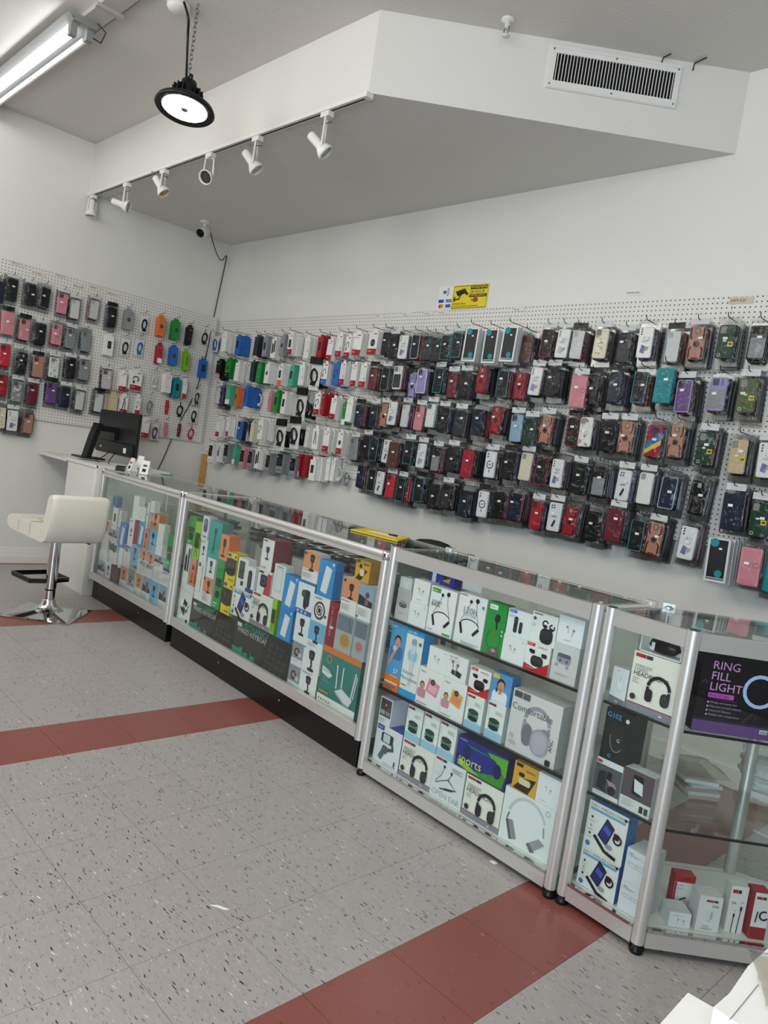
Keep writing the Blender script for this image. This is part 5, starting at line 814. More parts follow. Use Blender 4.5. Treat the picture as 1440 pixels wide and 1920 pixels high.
R3b = [(145, 890, 300, 548, 'man', '4f9ed0', '2f8fc8', .06, 'microphone_box', 'blue and orange box picturing a singing man on'), (240, 932, 398, 590, 'karaoke', 'ecebe0', '2191cf', .06, 'microphone_box', 'karaoke microphone box with blue sides on'),
 (405, 800, 538, 700, 'podsA', W_, SW, .06, 'earbud_box', 'white earbud box on the pink camera box on'), (337, 985, 518, 838, 'pinkcam', 'efeeea', SW, .06, 'camera_box', 'pink toy camera box on'), (515, 845, 655, 745, 'cardrd', 'edecea', SW, .06, 'earbud_box', 'white earbud box on the yellow camera box on'),
 (475, 1060, 648, 897, 'yelcam', 'efeeea', SW, .06, 'camera_box', 'yellow toy camera box on'), (640, 925, 790, 822, 'redtws', 'f0eeec', SW, .05, 'earbud_box', 'red and white earbud box on the speaker boxes on'), (770, 975, 915, 852, 'woman', '5c9acb', '3f86bd', .05, 'headset_box', 'blue box picturing a woman on'),
 (618, 262, 750, 98, 'spk', 'eceee8', 'd2d8d6', .06, 'speaker_box', 'striped speaker box, left of two on', K5), (738, 312, 875, 145, 'spk', 'eceee8', 'd2d8d6', .06, 'speaker_box', 'striped speaker box beside the big headphone box on', K5),
 (862, 385, 1212, 148, 'comfy', 'd8d7d4', 'c2c2c0', .10, 'headphone_box', 'big grey headphone box lettered Comfortable in clear wrap on', K5)]
place_boxes('3b', C3, R3b, [S32], K4, where='middle shelf of the audio showcase')
R3c = [(92, 222, 212, 110, 'vr', 'e6e6e2', 'cfd6e0', .09, 'headset_box', 'small white box with grey gadget photo at left of'), (62, 470, 268, 310, 'gimbal', 'e3e7e8', '3048a0', .07, 'gimbal_box', 'phone gimbal box at left of'),
 (272, 320, 392, 168, 'spk', 'eceee8', 'd2d8d6', .06, 'speaker_box', 'striped speaker box, first of three on'), (368, 372, 490, 212, 'spk', 'eceee8', 'd2d8d6', .06, 'speaker_box', 'striped speaker box, second of three on'), (462, 420, 592, 262, 'spk', 'eceee8', 'd2d8d6', .06, 'speaker_box', 'striped speaker box, third of three on'),
 (570, 472, 890, 452, 'sports', '1d2c86', '18205e', .08, 'speaker_box', 'blue and green sports speaker box on'), (905, 600, 1068, 520, 'yeltws', 'dba437', 'b98826', .05, 'earbud_box', 'yellow earbud box on'), (1040, 695, 1200, 585, 'airw', 'e9eaea', 'd5d8da', .06, 'earbud_box', 'white earbud box right of the yellow one on'),
 (230, 585, 462, 425, 'head', 'ece8dc', '8a8894', .07, 'headphone_box', 'black wireless headphone box, left one on'), (412, 700, 640, 518, 'openear', 'dfe4e3', 'cdd2d1', .07, 'earphone_box', 'pale box lettered OPEN EAR on'), (600, 815, 862, 650, 'head', 'ece8dc', '8a8894', .07, 'headphone_box', 'black wireless headphone box, right one on'), (815, 952, 1167, 758, 'whp', 'e6eae6', 'd3d7d3', .07, 'headphone_box', 'large white box with silver headphones on')]
place_boxes('3c', C3, R3c, [.0745], K5, where='bottom deck of the audio showcase')
K2 = (320, 900, 3.4286); DK = .1625
R2 = [(15, 872, 170, 700, 'tablet', 'e6e8e4', 'd5d8d4', .06, 'stand_box', 'white tablet stand box in front corner'), (50, 605, 137, 420, 'shaver', 'e9e9e6', SW, .05, 'shaver_box', 'white shaver box'), (82, 400, 200, 252, 'greenp', '2f9a3c', '237a2e', .05, 'gadget_box', 'green box at top left'), (135, 500, 207, 277, 'lime', '8fcc2a', '72a51f', .05, 'gadget_box', 'narrow lime box'),
 (190, 385, 255, 240, 'purple', 'e2e2ea', 'd0d0d8', .05, 'gadget_box', 'white box with purple figure'), (180, 515, 242, 392, 'holder', 'e8e9ea', SW, .05, 'holder_box', 'white phone holder box below the purple figure'), (232, 485, 345, 285, 'teal', '2aa79c', '23897f', .07, 'gadget_box', 'tall teal box'), (305, 475, 388, 365, 'orangep', 'ee8d5c', 'de6f3a', .07, 'gadget_box', 'orange box with black gadget'),
 (120, 635, 167, 512, 'orangep', 'e08a5e', 'cf7648', .05, 'gadget_box', 'small salmon box'), (150, 740, 228, 532, 'tooth', 'ebebe8', SW, .06, 'toothbrush_box', 'tall white electric toothbrush box'), (225, 615, 292, 515, 'mount', 'ecedee', SW, .06, 'holder_box', 'white box with black car mount, below the teal box'), (195, 770, 277, 642, 'orange', 'e9e7e2', SW, .06, 'holder_box', 'orange and white car holder box, left end'),
 (268, 790, 352, 522, 'greenp', '1f9a44', '177a35', .06, 'gadget_box', 'tall dark green box'), (345, 640, 432, 482, 'yellow', 'ead02a', 'd3b91c', .07, 'gamepad_box', 'yellow box with black gadget, upper'), (315, 850, 402, 670, 'yellow', 'ead02a', 'd3b91c', .07, 'gamepad_box', 'yellow box with black gadget, lower'), (415, 690, 515, 522, 'bank', 'e6e7e6', SW, .05, 'power_bank_box', 'white power bank box with dark picture'),
 (475, 725, 560, 577, 'bottle', 'e9eaec', 'dfe0e2', .06, 'gadget_box', 'white and navy box with dark oval'), (380, 862, 527, 738, 'charger', 'ecedef', '3f86c0', .07, 'charger_box', 'blue-edged wireless charger box'), (500, 925, 660, 765, 'head', 'e9e7de', '8a8894', .06, 'headphone_box', 'black headphone box'), (550, 705, 655, 600, 'dash', 'e8e6e4', SW, .06, 'camera_box', 'white and red dash camera box'),
 (572, 562, 672, 395, 'maroonh', 'e9e7e6', '7d1f2c', .11, 'holder_box', 'white holder box with maroon side'), (645, 742, 748, 562, 'wslab', 'e4e6e2', 'd0d2ce', .05, 'power_bank_box', 'pale power bank box with grey window'), (712, 790, 827, 634, 'slabw', '2f8fd2', '2176b5', .05, 'power_bank_box', 'blue power bank box, upper one left of centre'), (677, 1020, 790, 854, 'slabw', '2f8fd2', '2176b5', .05, 'power_bank_box', 'blue power bank box, lower one left of centre'),
 (628, 985, 690, 770, 'lime', '8fcc2a', '72a51f', .05, 'tripod_box', 'lime tripod box'), (838, 635, 965, 482, 'orange', 'ebe7e2', SW, .06, 'holder_box', 'orange and white car holder box, top centre'), (935, 715, 1067, 537, 'slabw', '2f8fd2', '2176b5', .05, 'power_bank_box', 'blue power bank box, rightmost'), (800, 832, 935, 672, 'bluemnt', 'e9ecf0', '2f6fb5', .06, 'holder_box', 'white and blue car mount box'),
 (900, 895, 1035, 775, 'fan', 'e9e9e7', SW, .06, 'holder_box', 'white box with black ring holder'), (785, 1022, 905, 890, 'mount', 'eaebea', SW, .06, 'holder_box', 'white box with black mount beside the blue mount box'), (868, 1095, 997, 938, 'bluemount', 'e6ebee', SW, .06, 'holder_box', 'pale blue box with phone mount'), (770, 1170, 858, 1062, 'greymnt', 'e3e4e4', SW, .06, 'holder_box', 'white box with grey car photo, upper'),
 (838, 1215, 967, 1130, 'mount', 'eaebea', SW, .06, 'holder_box', 'white box with small black mount'), (738, 1300, 845, 1217, 'greymnt', 'e3e4e4', SW, .06, 'holder_box', 'white box with grey car photo, lower'), (818, 1357, 947, 1262, 'holder', 'eaebea', '6a8a3a', .06, 'holder_box', 'white holder box beside the router box'), (985, 1062, 1085, 800, 'maroon', '8a2030', '6d1824', .06, 'charger_box', 'tall maroon car charger box'),
 (935, 1412, 1232, 1172, 'router', '2b7f76', '1f5f58', .07, 'router_box', 'teal and orange router box with white router'), (1085, 840, 1218, 655, 'orange', 'ebe7e2', SW, .06, 'holder_box', 'orange and white car holder box, right end'), (1190, 872, 1312, 692, 'photo', 'e6e7e6', SW, .06, 'holder_box', 'white box with blue car photo'), (1180, 620, 1290, 530, 'yelbox', 'd9a033', 'b5821f', .06, 'earbud_box', 'mustard box at top right'),
 (1045, 1070, 1187, 887, 'watch', 'aab2b6', 'b9bdbf', .06, 'watch_box', 'grey box with gold watch picture'), (1160, 1115, 1275, 922, 'watch2', 'a3adb2', 'b9bdbf', .06, 'watch_box', 'grey box with rose watch picture'), (115, 935, 430, 905, 'keyb', '2b2d2d', '1d8f78', .04, 'keyboard_box', 'black keyboard box with teal corner, left one'), (390, 1100, 782, 1060, 'keyb', '2b2d2d', '1d8f78', .04, 'keyboard_box', 'black keyboard box with teal corner, right one')]
place_boxes('2', C2, R2, [DK], K2, where='in the long showcase')
K1 = (160, 860, 4.8)
R1 = [(235, 430, 290, 345, 'usb', '4a86c4', '3a6ca0', .04, 'gadget_box', 'small blue box behind the stool back'), (420, 520, 505, 350, 'earcard', 'e9ebe6', SW, .04, 'gadget_box', 'tall white box with small black parts'), (465, 560, 545, 450, 'ring', 'e6e8e4', SW, .04, 'charger_box', 'white box with round ring'), (540, 615, 582, 400, 'usb', 'e6e7e4', SW, .04, 'gadget_box', 'thin white and black box'), (578, 500, 630, 390, 'bars', 'e9e9e5', SW, .04, 'gadget_box', 'small white printed box at top centre'), (582, 620, 680, 512, 'orange', 'd98a3a', 'b8701f', .05, 'gadget_box', 'orange and black box'),
 (230, 635, 298, 450, 'usb', 'ebecea', SW, .04, 'gadget_box', 'white box with black stick'), (292, 612, 342, 478, 'bars', 'ebecea', SW, .04, 'gadget_box', 'white printed box behind the first blue box'), (290, 800, 372, 592, 'slabw', '3f82c8', '3270b0', .04, 'power_bank_box', 'blue power bank box, left one'), (372, 782, 458, 552, 'holder', 'e6e2e4', 'b03040', .04, 'holder_box', 'white holder box with red corner'), (460, 792, 542, 577, 'slabw', '3f82c8', '3270b0', .04, 'power_bank_box', 'blue power bank box, right one'), (505, 805, 577, 642, 'orangep', 'e08a5e', 'c9724a', .04, 'gadget_box', 'salmon box with black gadget'),
 (562, 805, 657, 652, 'bluemount', '7fbade', SW, .04, 'tripod_box', 'light blue tripod box, upper'), (628, 850, 717, 602, 'none', 'e9ebe8', SW, .04, 'plain_box', 'tall plain white box'), (715, 962, 812, 692, 'greenp', '27a050', '1d7f3e', .04, 'gadget_box', 'green box at right end'), (155, 672, 225, 572, 'orange', 'e3c4a8', SW, .04, 'holder_box', 'peach holder box at left end'),
 (205, 732, 292, 652, 'photo', 'd9dcdc', SW, .04, 'holder_box', 'grey photo box under the black stick box'), (140, 832, 210, 692, 'bars', 'e4e4e0', SW, .04, 'holder_box', 'white printed box at left end, upper'), (205, 857, 287, 772, 'carph', 'dedfdd', SW, .04, 'holder_box', 'box with red and grey photo'), (345, 862, 410, 792, 'greymnt', 'dcdddb', SW, .04, 'holder_box', 'grey photo box left of the light blue tripod'), (400, 942, 497, 802, 'bluemount', '7fbade', SW, .04, 'tripod_box', 'light blue tripod box, middle'),
 (485, 952, 557, 832, 'orange', 'e8e4de', SW, .04, 'holder_box', 'orange car holder box, left of pair'), (545, 982, 622, 862, 'orange', 'e8e4de', SW, .04, 'holder_box', 'orange car holder box, right of pair'), (612, 1000, 707, 892, 'photo', 'e3e4e4', SW, .04, 'holder_box', 'blue photo box below the plain white box'), (695, 1062, 772, 982, 'photo', 'd6d8d8', SW, .04, 'holder_box', 'dark photo box at right end'),
 (115, 942, 205, 855, 'bars', 'e6e6e2', SW, .04, 'holder_box', 'white printed box at left end, middle'), (205, 962, 285, 858, 'bars', 'e6e6e2', SW, .04, 'holder_box', 'white printed box, second in the middle row'), (285, 985, 345, 812, 'none', 'e6e8e8', SW, .04, 'holder_box', 'plain white box under the left blue box'), (335, 960, 405, 865, 'bars', 'e4e4e0', SW, .04, 'holder_box', 'white printed box left of the middle tripod'), (455, 1062, 610, 965, 'bars', 'e8e7e2', SW, .04, 'holder_box', 'wide white printed box under the orange pair'), (600, 1095, 702, 1005, 'bars', 'e8e7e2', SW, .04, 'holder_box', 'white printed box under the blue photo box'), (680, 1140, 762, 1065, 'bars', 'e8e7e2', SW, .04, 'holder_box', 'white printed box at right end'),
 (105, 1032, 178, 932, 'photo', 'dde1e4', SW, .04, 'holder_box', 'blue photo box at bottom left'), (172, 1077, 237, 942, 'mount', 'e9e7e4', 'b8303a', .04, 'holder_box', 'white mount box with red base, bottom row'), (235, 1122, 302, 982, 'none', '3a322c', '2c2622', .04, 'gadget_box', 'dark brown box, bottom row'), (300, 1145, 378, 985, 'orange', 'e8e4de', SW, .04, 'holder_box', 'orange car holder box, bottom row left'), (370, 1180, 452, 1010, 'greymnt', 'e3e3e0', SW, .04, 'holder_box', 'grey photo box, bottom row'), (440, 1215, 512, 1050, 'orange', 'e8e4de', SW, .04, 'holder_box', 'orange car holder box, bottom row right'),
 (500, 1245, 592, 1085, 'photo', 'e6e7e6', SW, .04, 'holder_box', 'blue photo box, bottom row centre'), (568, 1290, 662, 1120, 'bluemount', '8fc2df', SW, .04, 'tripod_box', 'light blue tripod box, bottom row'), (650, 1325, 742, 1160, 'photo', 'e6e7e6', SW, .04, 'holder_box', 'pink photo box, bottom right corner')]
place_boxes('1', C1, R1, [DK], K1, where='in the showcase by the stool', snap=.03)
# packets lying on the rear shelves
rg = random.Random(3)
for (case, n, nm, w0, w1, zs) in ((C2, 22, 'long showcase', .16, .96, .76), (C2, 12, 'long showcase, lower', .2, .96, .46), (C1, 6, 'showcase by the stool', .55, .97, .76)):
    R, A, an, L = case; z = .953*zs+.0065
    for i in range(n):
        u = L*(w0+(w1-w0)*(i+.5)/n); M = frame(A[0], A[1], z, an) @ Matrix.Translation((u, .31+rg.uniform(-.015, .03), 0)) @ Matrix.Rotation(rg.uniform(-.5, .5), 4, 'Z')
        for lay in range(5 if nm[0] == 'l' else 3):
            m = rg.choice(['1b1c1e', '232527', '2e3133', '1b1c1e', '55595c'])
            mb = MB().box(-.045, .045, -.01, .16, .0, .014, mat(m, .2, coat=.5)); mb.box(-.02, .01, .0, .02, .014, .0145, CARD)
            o = tag(mb.build('phone_case_packet', None, M @ Matrix.Translation((rg.uniform(-.01, .01), rg.uniform(-.01, .01), lay*.0155)) @ Matrix.Rotation(rg.uniform(-.12, .12), 4, 'Z')), f'{ORD[lay]} packet up in {ORD[i]} dark pile from left, rear shelf of {nm}', 'phone case', f'packets on the rear shelf of the {nm}')
# ------------------------------------------------------------------ corner showcase
P4, P5 = (5.401, -1.668), (5.669, -1.684); a5 = math.radians(45.6); L5 = .62; P6 = (P5[0]+L5*math.cos(a5), P5[1]+L5*math.sin(a5)); B6 = (5.69, -1.05); B4 = (5.43, -1.335); H4 = .98
poly = [P4, P5, P6, (6.02, -.92), B6, B4]
def inset(k): cx = sum(p[0] for p in poly)/6; cy = sum(p[1] for p in poly)/6; return [(p[0]+(cx-p[0])*k, p[1]+(cy-p[1])*k) for p in poly]
Rk = empty('glass_showcase', frame(0, 0, 0), 'angled corner glass showcase at the near end of the row', 'showcase')
an4 = fr2(P4, P5)
S41 = local_v(1030+650/3.512, 1110+828/3.512, P4, an4, .016).z; S42 = local_v(1030+452/3.512, 1440+255/3.512, P4, an4, .016).z
pm = MB().tube([(0, 0, .03), (0, 0, H4)], .02, ALU, 16).mesh('corner_post'); fm = MB().lathe([(0, 0), (.02, 0), (.022, .012), (.014, .018), (.014, .03), (0, .03)], BLACKPL, 14).mesh('foot')
cap = MB().lathe([(0, .003), (.014, .003), (.0165, 0)], mat('3a4a48', .4), 14).mesh('post_cap')
for p in poly: link('corner_post', pm, Rk, frame(p[0], p[1], 0)); link('foot', fm, Rk, frame(p[0], p[1], 0)); link('post_cap', cap, Rk, frame(p[0], p[1], H4))
for i, (a, b) in enumerate(zip(poly, poly[1:]+poly[:1])):
    an = fr2(a, b); L = math.dist(a, b); M = frame(a[0], a[1], 0, an); wide = i in (0, 1)
    MB().box(.018, L-.018, -.012, .012, .022, .076, ALU).build('bottom_rail', Rk, M)
    if wide: MB().box(.018, L-.018, -.014, -.001, .07, .08, CHROME).build('chrome_lip', Rk, M); MB().box(.018, L-.018, -.01, .012, H4-.055, H4-.004, ALU).build('top_rail', Rk, M)
    else: MB().tube([(.015, 0, H4-.015), (L-.015, 0, H4-.015)], .009, ALU, 8).build('top_rail', Rk, M)
    MB().box(.016, L-.016, -.004, .001, .078, H4-(.055 if wide else .022), GLASS).build('glass_pane', Rk, M)
MB().quadbox(inset(.03), .06, .074, WHITELAM).build('deck', Rk); MB().quadbox(inset(.03), H4-.009, H4-.004, GLASS).build('top_pane', Rk)
for z in (S41, S42):
    s = MB().quadbox(inset(.05), z-.006, z, GLASS).build('glass_shelf', Rk); q = inset(.047)
    for j in (0, 1): MB().tube([(q[j][0], q[j][1], z-.003), (q[j+1][0], q[j+1][1], z-.003)], .0045, mat('14181a', .3), 6).build('edge_strip', s)
bc = MB().box(-.02, .02, -.012, .012, -.022, .012, mat('cfd6d6', .2, .3)).mesh('corner_bracket'); link('corner_bracket', bc, Rk, frame(B4[0], B4[1], H4+.0, .5)); link('corner_bracket', bc, C3[0], frame(.968, .335, .975)); link('corner_bracket', bc, C3[0], frame(0, .335, .975))
MB().lathe([(0, -.016), (.012, -.016), (.0135, -.012), (.0135, .016), (0, .016)], CHROME, 16, Matrix.Translation((P4[0]+.045, P4[1]+.24, .855)) @ Matrix.Rotation(1.1, 4, 'Y')).build('cylinder_lock', Rk)
C4A = (Rk, P4, an4, .268); C4B = (Rk, P5, a5, L5)
K6 = (1030, 1110, 3.512); K7 = (1030, 1440, 3.512)
RA = [(360, 715, 530, 520, 'mouse', 'dfe1e3', 'd0d3d6', .06, 'mouse_box', 'white computer mouse box'), (497, 765, 882, 482, 'head', 'ece8dc', '8a8894', .07, 'headphone_box', 'black wireless headphone box')]
place_boxes('4a', C4A, RA, [S41], K6, .028, 'on the top shelf of the corner showcase')
RB = [(330, 1060, 560, 822, 'gaming', '1c2022', '16191b', .09, 'mouse_box', 'black gaming mouse box lettered G102'), (250, 1310, 490, 1155, 'carph', 'e3e3e2', 'd0d2d3', .05, 'holder_box', 'white box with car phone holder photo'), (452, 1414, 700, 1235, 'phmount', 'dfe0de', 'cdd0cf', .05, 'holder_box', 'white box with phone in bike mount photo')]
place_boxes('4b', C4A, RB, [S42], K6, .028, 'on the middle shelf of the corner showcase')
RC = [(190, 492, 528, 335, 'charger', 'e8e9e2', '2f78b5', .06, 'charger_box', 'wireless charger box, upper one'), (135, 795, 465, 652, 'charger', 'e8e9e2', '2f78b5', .06, 'charger_box', 'wireless charger box, lower one'), (472, 770, 690, 612, 'outline', 'dfe3e6', 'cfd5da', .10, 'charger_box', 'pale white box with outlined pads, upper one'), (435, 960, 640, 830, 'outline', 'dfe3e6', 'cfd5da', .10, 'charger_box', 'pale white box with outlined pads, lower one')]
place_boxes('4c', C4A, RC, [.0745], K7, .028, 'on the deck of the corner showcase')
place_boxes('4d', C4B, [(925, 930, 1560, 455, 'ringlight', '17131a', '120e14', .07, 'ring_light_box', 'black and purple ring light box')], [S41], K6, .03, 'on the top shelf of the corner showcase')
RD = [(800, 898, 968, 720, 'redcable', 'e6e3e2', 'b3202a', .04, 'cable_box', 'red and white cable box', K7, .10), (765, 1105, 938, 965, 'cube', 'e9ebec', 'd8dbdd', .07, 'charger_box', 'small white cube box', K7, .0), (940, 1135, 1150, 860, 'fast', 'e7e6e3', 'd6d5d2', .06, 'charger_box', 'white charger box lettered 2.4A', K7, .0), (1130, 1165, 1320, 790, 'five', 'e9e8e5', 'd6d5d2', .04, 'cable_box', 'white cable box lettered 5A', K7, .02), (1290, 1195, 1470, 835, 'coilb', 'e8e6e4', 'a31f29', .05, 'cable_box', 'white and red cable box at the photo edge', K7, .0)]
place_boxes('4e', C4B, RD, [.0745], K7, .03, 'on the deck of the corner showcase')
# ------------------------------------------------------------------ counter desk, monitor, stool and small things
DZ = onY(160, 866, -1.535).z; print('desk z', DZ)
R = empty('counter_desk', frame(0, 0, 0), 'white laminate counter desk between left wall and first showcase', 'desk')
MB().box(.62, 1.172, -1.535, -1.515, .0, DZ-.022, WHITELAM).build('front_panel', R)
MB().box(1.15, 1.172, -1.515, -.98, 0, DZ-.022, WHITELAM).build('side_panel', R); MB().box(.62, .642, -1.515, -.98, 0, DZ-.022, WHITELAM).build('side_panel', R)
MB().box(.60, 1.176, -1.545, -.96, DZ-.022, DZ, WHITELAM).build('desk_top', R)
MB().box(.002, .598, -1.545, -1.05, DZ-.034, DZ-.012, WHITELAM).build('flap_top', R); MB().box(.52, .598, -1.50, -1.1, DZ-.07, DZ-.034, WHITELAM).build('cleat', R)
MB().box(1.160, 1.176, -1.547, -1.5355, .0, DZ-.002, mat('f0f0ee', .3)).build('edge_band', R)
ym = -1.16; a, b = onY(192, 767, ym), onY(254, 861, ym); x0, x1, z0, z1 = a.x, b.x, b.z, a.z; xm = (x0+x1)/2; print('monitor', x0, x1, z0, z1)
R = empty('computer_monitor', frame(xm, ym, DZ), 'black computer monitor seen from behind on the white counter', 'monitor'); hw = (x1-x0)/2; zz0, zz1 = z0-DZ, z1-DZ
MB().plate(rr(0, (zz0+zz1)/2, 2*hw, zz1-zz0, .008, 2), -.012, .012, mat('232324', .4)).build('screen_back', R)
MB().box(-hw+.01, hw-.01, .0121, .0126, zz0+.02, zz1-.01, mat('101215', .15)).build('screen', R)
MB().plate(rr(0, zz0+.055, 2*hw*.96, .1, .02, 3), -.032, -.012, BLACKPL, .006).build('rear_housing', R)
MB().box(-.05, .05, -.05, -.012, (zz0+zz1)/2-.06, (zz0+zz1)/2+.04, BLACKPL).build('mount_plate', R)
mb = MB(); mb.add([(x, y, z) for y0_, z in ((-.24, 0.012), (-.2, .2), (-.17, .3)) for x, y in ((-.05, y0_-.02), (.05, y0_-.02), (.05, y0_+.02), (-.05, y0_+.02))], [(0, 1, 5, 4), (1, 2, 6, 5), (2, 3, 7, 6), (3, 0, 4, 7), (4, 5, 9, 8), (5, 6, 10, 9), (6, 7, 11, 10), (7, 4, 8, 11), (8, 9, 10, 11)], BLACKPL); mb.build('stand_neck', R)
MB().box(-.025, .025, -.19, -.045, .24, .285, BLACKPL).build('stand_arm', R)
MB().plate(rr(0, 0, .24, .2, .03, 3), 0, .012, BLACKPL).build('stand_foot', R, Matrix.Translation((0, -.22, 0.012)) @ Matrix.Rotation(PI/2, 4, 'X'))
MB().box(-hw+.33*hw, -hw+.4*hw, -.0335, -.032, zz0+.04, zz0+.055, CARD).build('white_mark', R); MB().box(hw*.55, hw*.68, -.0335, -.032, zz0+.03, zz0+.07, CARD).build('port_label', R)
for i, pts in enumerate([[(.1, -.04, zz0+.03), (.12, -.08, .05), (.2, -.14, .012), (.34, -.2, .012)], [(0, -.04, zz0+.03), (-.02, -.1, .03), (.1, -.2, .012), (.3, -.26, .012)]]): MB().tube(smooth(pts), .004, BLACKPL, 5).build('cable', R)
ZT = .9535
p = onZ(226, 882, DZ+.001); tag(MB().box(-.09, .09, -.03, .03, 0, .03, BLACKPL).build('card_reader', None, frame(p.x, p.y, DZ+.0005, -.5)), 'black terminal box with cables beside the monitor', 'card terminal')
for i, (px, py, col, lb) in enumerate([(247, 883, 'f0efec', 'first small white phone stand card beside the monitor'), (262, 884, 'f0efec', 'teal-topped white phone stand card on the first showcase'), (272, 889, 'f2f1ee', 'rightmost white phone stand card on the first showcase')]):
    p = onZ(px, py, ZT+.001); mb = MB(); h = .10+.02*(i == 1)
    mb.add([(-.035, -.03, 0), (.035, -.03, 0), (.03, .0, h), (-.03, .0, h), (-.035, .03, 0), (.035, .03, 0)], [(0, 1, 2, 3), (5, 4, 3, 2), (0, 3, 4), (1, 5, 2), (0, 4, 5, 1)], mat(col, .45))
    o = tag(mb.build('phone_stand', None, frame(p.x, max(p.y, -1.48), ZT, .3*i)), lb, 'phone stand', 'phone stands on the first showcase')
    MB().art([('r', .2, .1, .8, .4, '26282c' if i != 1 else '1f9a90'), ('r', .2, .6, .8, .8, 'b8323a' if i == 0 else '55585c')], .05, h*.8, -.0, -.025, .01).build('printed_front', o, Matrix.Translation((0, -.031, 0)) @ Matrix.Rotation(-.28, 4, 'X'))
p = onZ(305, 886, ZT+.001)
for i, (c, dx, an) in enumerate((('e8eceb', .0, .2), ('2a9d93', .02, .05), ('dfe6e6', -.03, -.15), ('2fa89d', .06, -.3))):
    tag(MB().box(-.15, .15, -.05, .05, 0, .0012, mat(c, .5)).build('paper_sheet', None, frame(p.x+dx, p.y-.02, ZT+.0013*i, an)), ['white paper sheet at the bottom of the teal papers', 'teal leaflet flat on the first showcase', 'upper white leaflet on the teal papers', 'topmost teal leaflet on the first showcase'][i], 'paper', 'leaflets on the first showcase')
q = [onZ(x, y, ZT) for x, y in ((657, 994), (690, 992), (768, 1010), (745, 1016))]
mb = MB(); mb.quadbox([(v.x, v.y) for v in q[::-1]], ZT, ZT+.006, mat('e3c81e', .45)); o = tag(mb.build('yellow_folder'), 'yellow folder lying on the right end of the long showcase', 'folder')
c = sum(q, Vector())/4; u = (q[2]-q[1]).normalized(); v_ = Vector((-u.y, u.x, 0)); mb = MB(); pc = c+u*.02
mb.quadbox([tuple((pc+u*s*.09+v_*t*.035)[:2]) for s, t in ((-1, -1), (1, -1), (1, 1), (-1, 1))], ZT+.0062, ZT+.0072, CARD); mb.build('paper_insert', o)
mb = MB(); mb.tube([c+u*.05+Vector((0, 0, .009)), c+u*.1+Vector((0, 0, .012))], .006, BLACKPL, 6); mb.build('clip', o)
# bar stool
SX, SY = 1.657, -1.958; ST = empty('bar_stool', frame(SX, SY, 0, PI+.12), 'white padded bar stool with chrome column and square base', 'bar stool')
IVORY = mat('e6e2d5', .42, coat=.15)
mb = MB(); n = 4; prof = [(.0, .0), (.302, .0), (.302, .007), (.285, .011), (.06, .035), (.0, .04)]
for (r1, za), (r2, zb) in zip(prof, prof[1:]):
    A_ = [(r1*math.cos(PI/2*j), r1*math.sin(PI/2*j), za) for j in range(4)]; B_ = [(r2*math.cos(PI/2*j), r2*math.sin(PI/2*j), zb) for j in range(4)]
    mb.add(A_+B_, [(j, (j+1) % 4, 4+(j+1) % 4, 4+j) for j in range(4)], CHROME)
mb.build('base_plate', ST, Matrix.Rotation(-.06, 4, 'Z'))
MB().lathe([(.11, .022), (.07, .04), (.045, .07), (.038, .095), (.034, .1)], CHROME, 24).build('flared_collar', ST)
MB().tube([(0, 0, .17), (0, 0, .52)], .036, CHROME, 24).build('column', ST); MB().tube([(0, 0, .09), (0, 0, .16)], .034, CHROME, 24).build('column_sleeve', ST); MB().tube([(0, 0, .155), (0, 0, .175)], .03, BLACKPL, 20).build('column_ring', ST)
fr_ = [(0, .03), (.02, .13), (.27, .13), (.27, -.13), (.02, -.13), (0, -.03)]; mb = MB()
for (ax, ay), (bx_, by) in zip(fr_, fr_[1:]):
    d = Vector((bx_-ax, by-ay, 0)).normalized(); nn = Vector((-d.y, d.x, 0))*.004
    mb.quadbox([(ax+nn.x, ay+nn.y), (bx_+nn.x, by+nn.y), (bx_-nn.x, by-nn.y), (ax-nn.x, ay-nn.y)][::-1], .205, .235, mat('4a4a4c', .12, 1.0))
mb.build('footrest', ST)
MB().tube([(-.02, -.1, .5), (-.03, -.17, .485), (-.035, -.22, .47)], .005, BLACKPL, 6).build('lift_lever', ST)
prof = [(.31, .568), (.302, .598), (.27, .615), (.0, .605), (-.155, .61), (-.185, .64), (-.215, .80), (-.235, .815), (-.262, .812), (-.278, .79), (-.262, .60), (-.235, .525), (-.19, .505), (.0, .51), (.26, .522), (.298, .54)]
mb = MB(); n = len(prof); hwid = .19; ys = [-hwid, -hwid+.012, -hwid+.035, hwid-.035, hwid-.012, hwid]; ks = [.955, .985, 1, 1, .985, .955]; cxx = -.03; czz = .6; vs = []
for y, k in zip(ys, ks): vs += [(cxx+(x-cxx)*k, y, czz+(z-czz)*k) for x, z in prof]
mb.add(vs, [(i*n+j, (i+1)*n+j, (i+1)*n+(j+1) % n, i*n+(j+1) % n) for i in range(5) for j in range(n)], IVORY, True); mb.add(vs[:n], [tuple(range(n))], IVORY); mb.add(vs[-n:], [tuple(range(n))[::-1]], IVORY)
mb.build('padded_seat', ST)
sm = mat('b9b4a4', .6)
for y in (-.08, .08): MB().tube([(.25, y, .612), (0, y, .608), (-.15, y, .613), (-.183, y, .65), (-.21, y, .79)], .003, sm, 5).build('seam', ST)
for x in (.14, 0): MB().tube([(x, -.18, .61), (x, .18, .61)], .003, sm, 5).build('seam', ST)
for x in (.13, -.02): MB().tube([(x, .189, .53), (x, .191, .60)], .003, sm, 5).build('seam', ST); MB().tube([(x, -.189, .53), (x, -.191, .60)], .003, sm, 5).build('seam', ST)
MB().box(-.08, .08, -.08, .08, .495, .52, BLACKPL).build('seat_plate', ST)
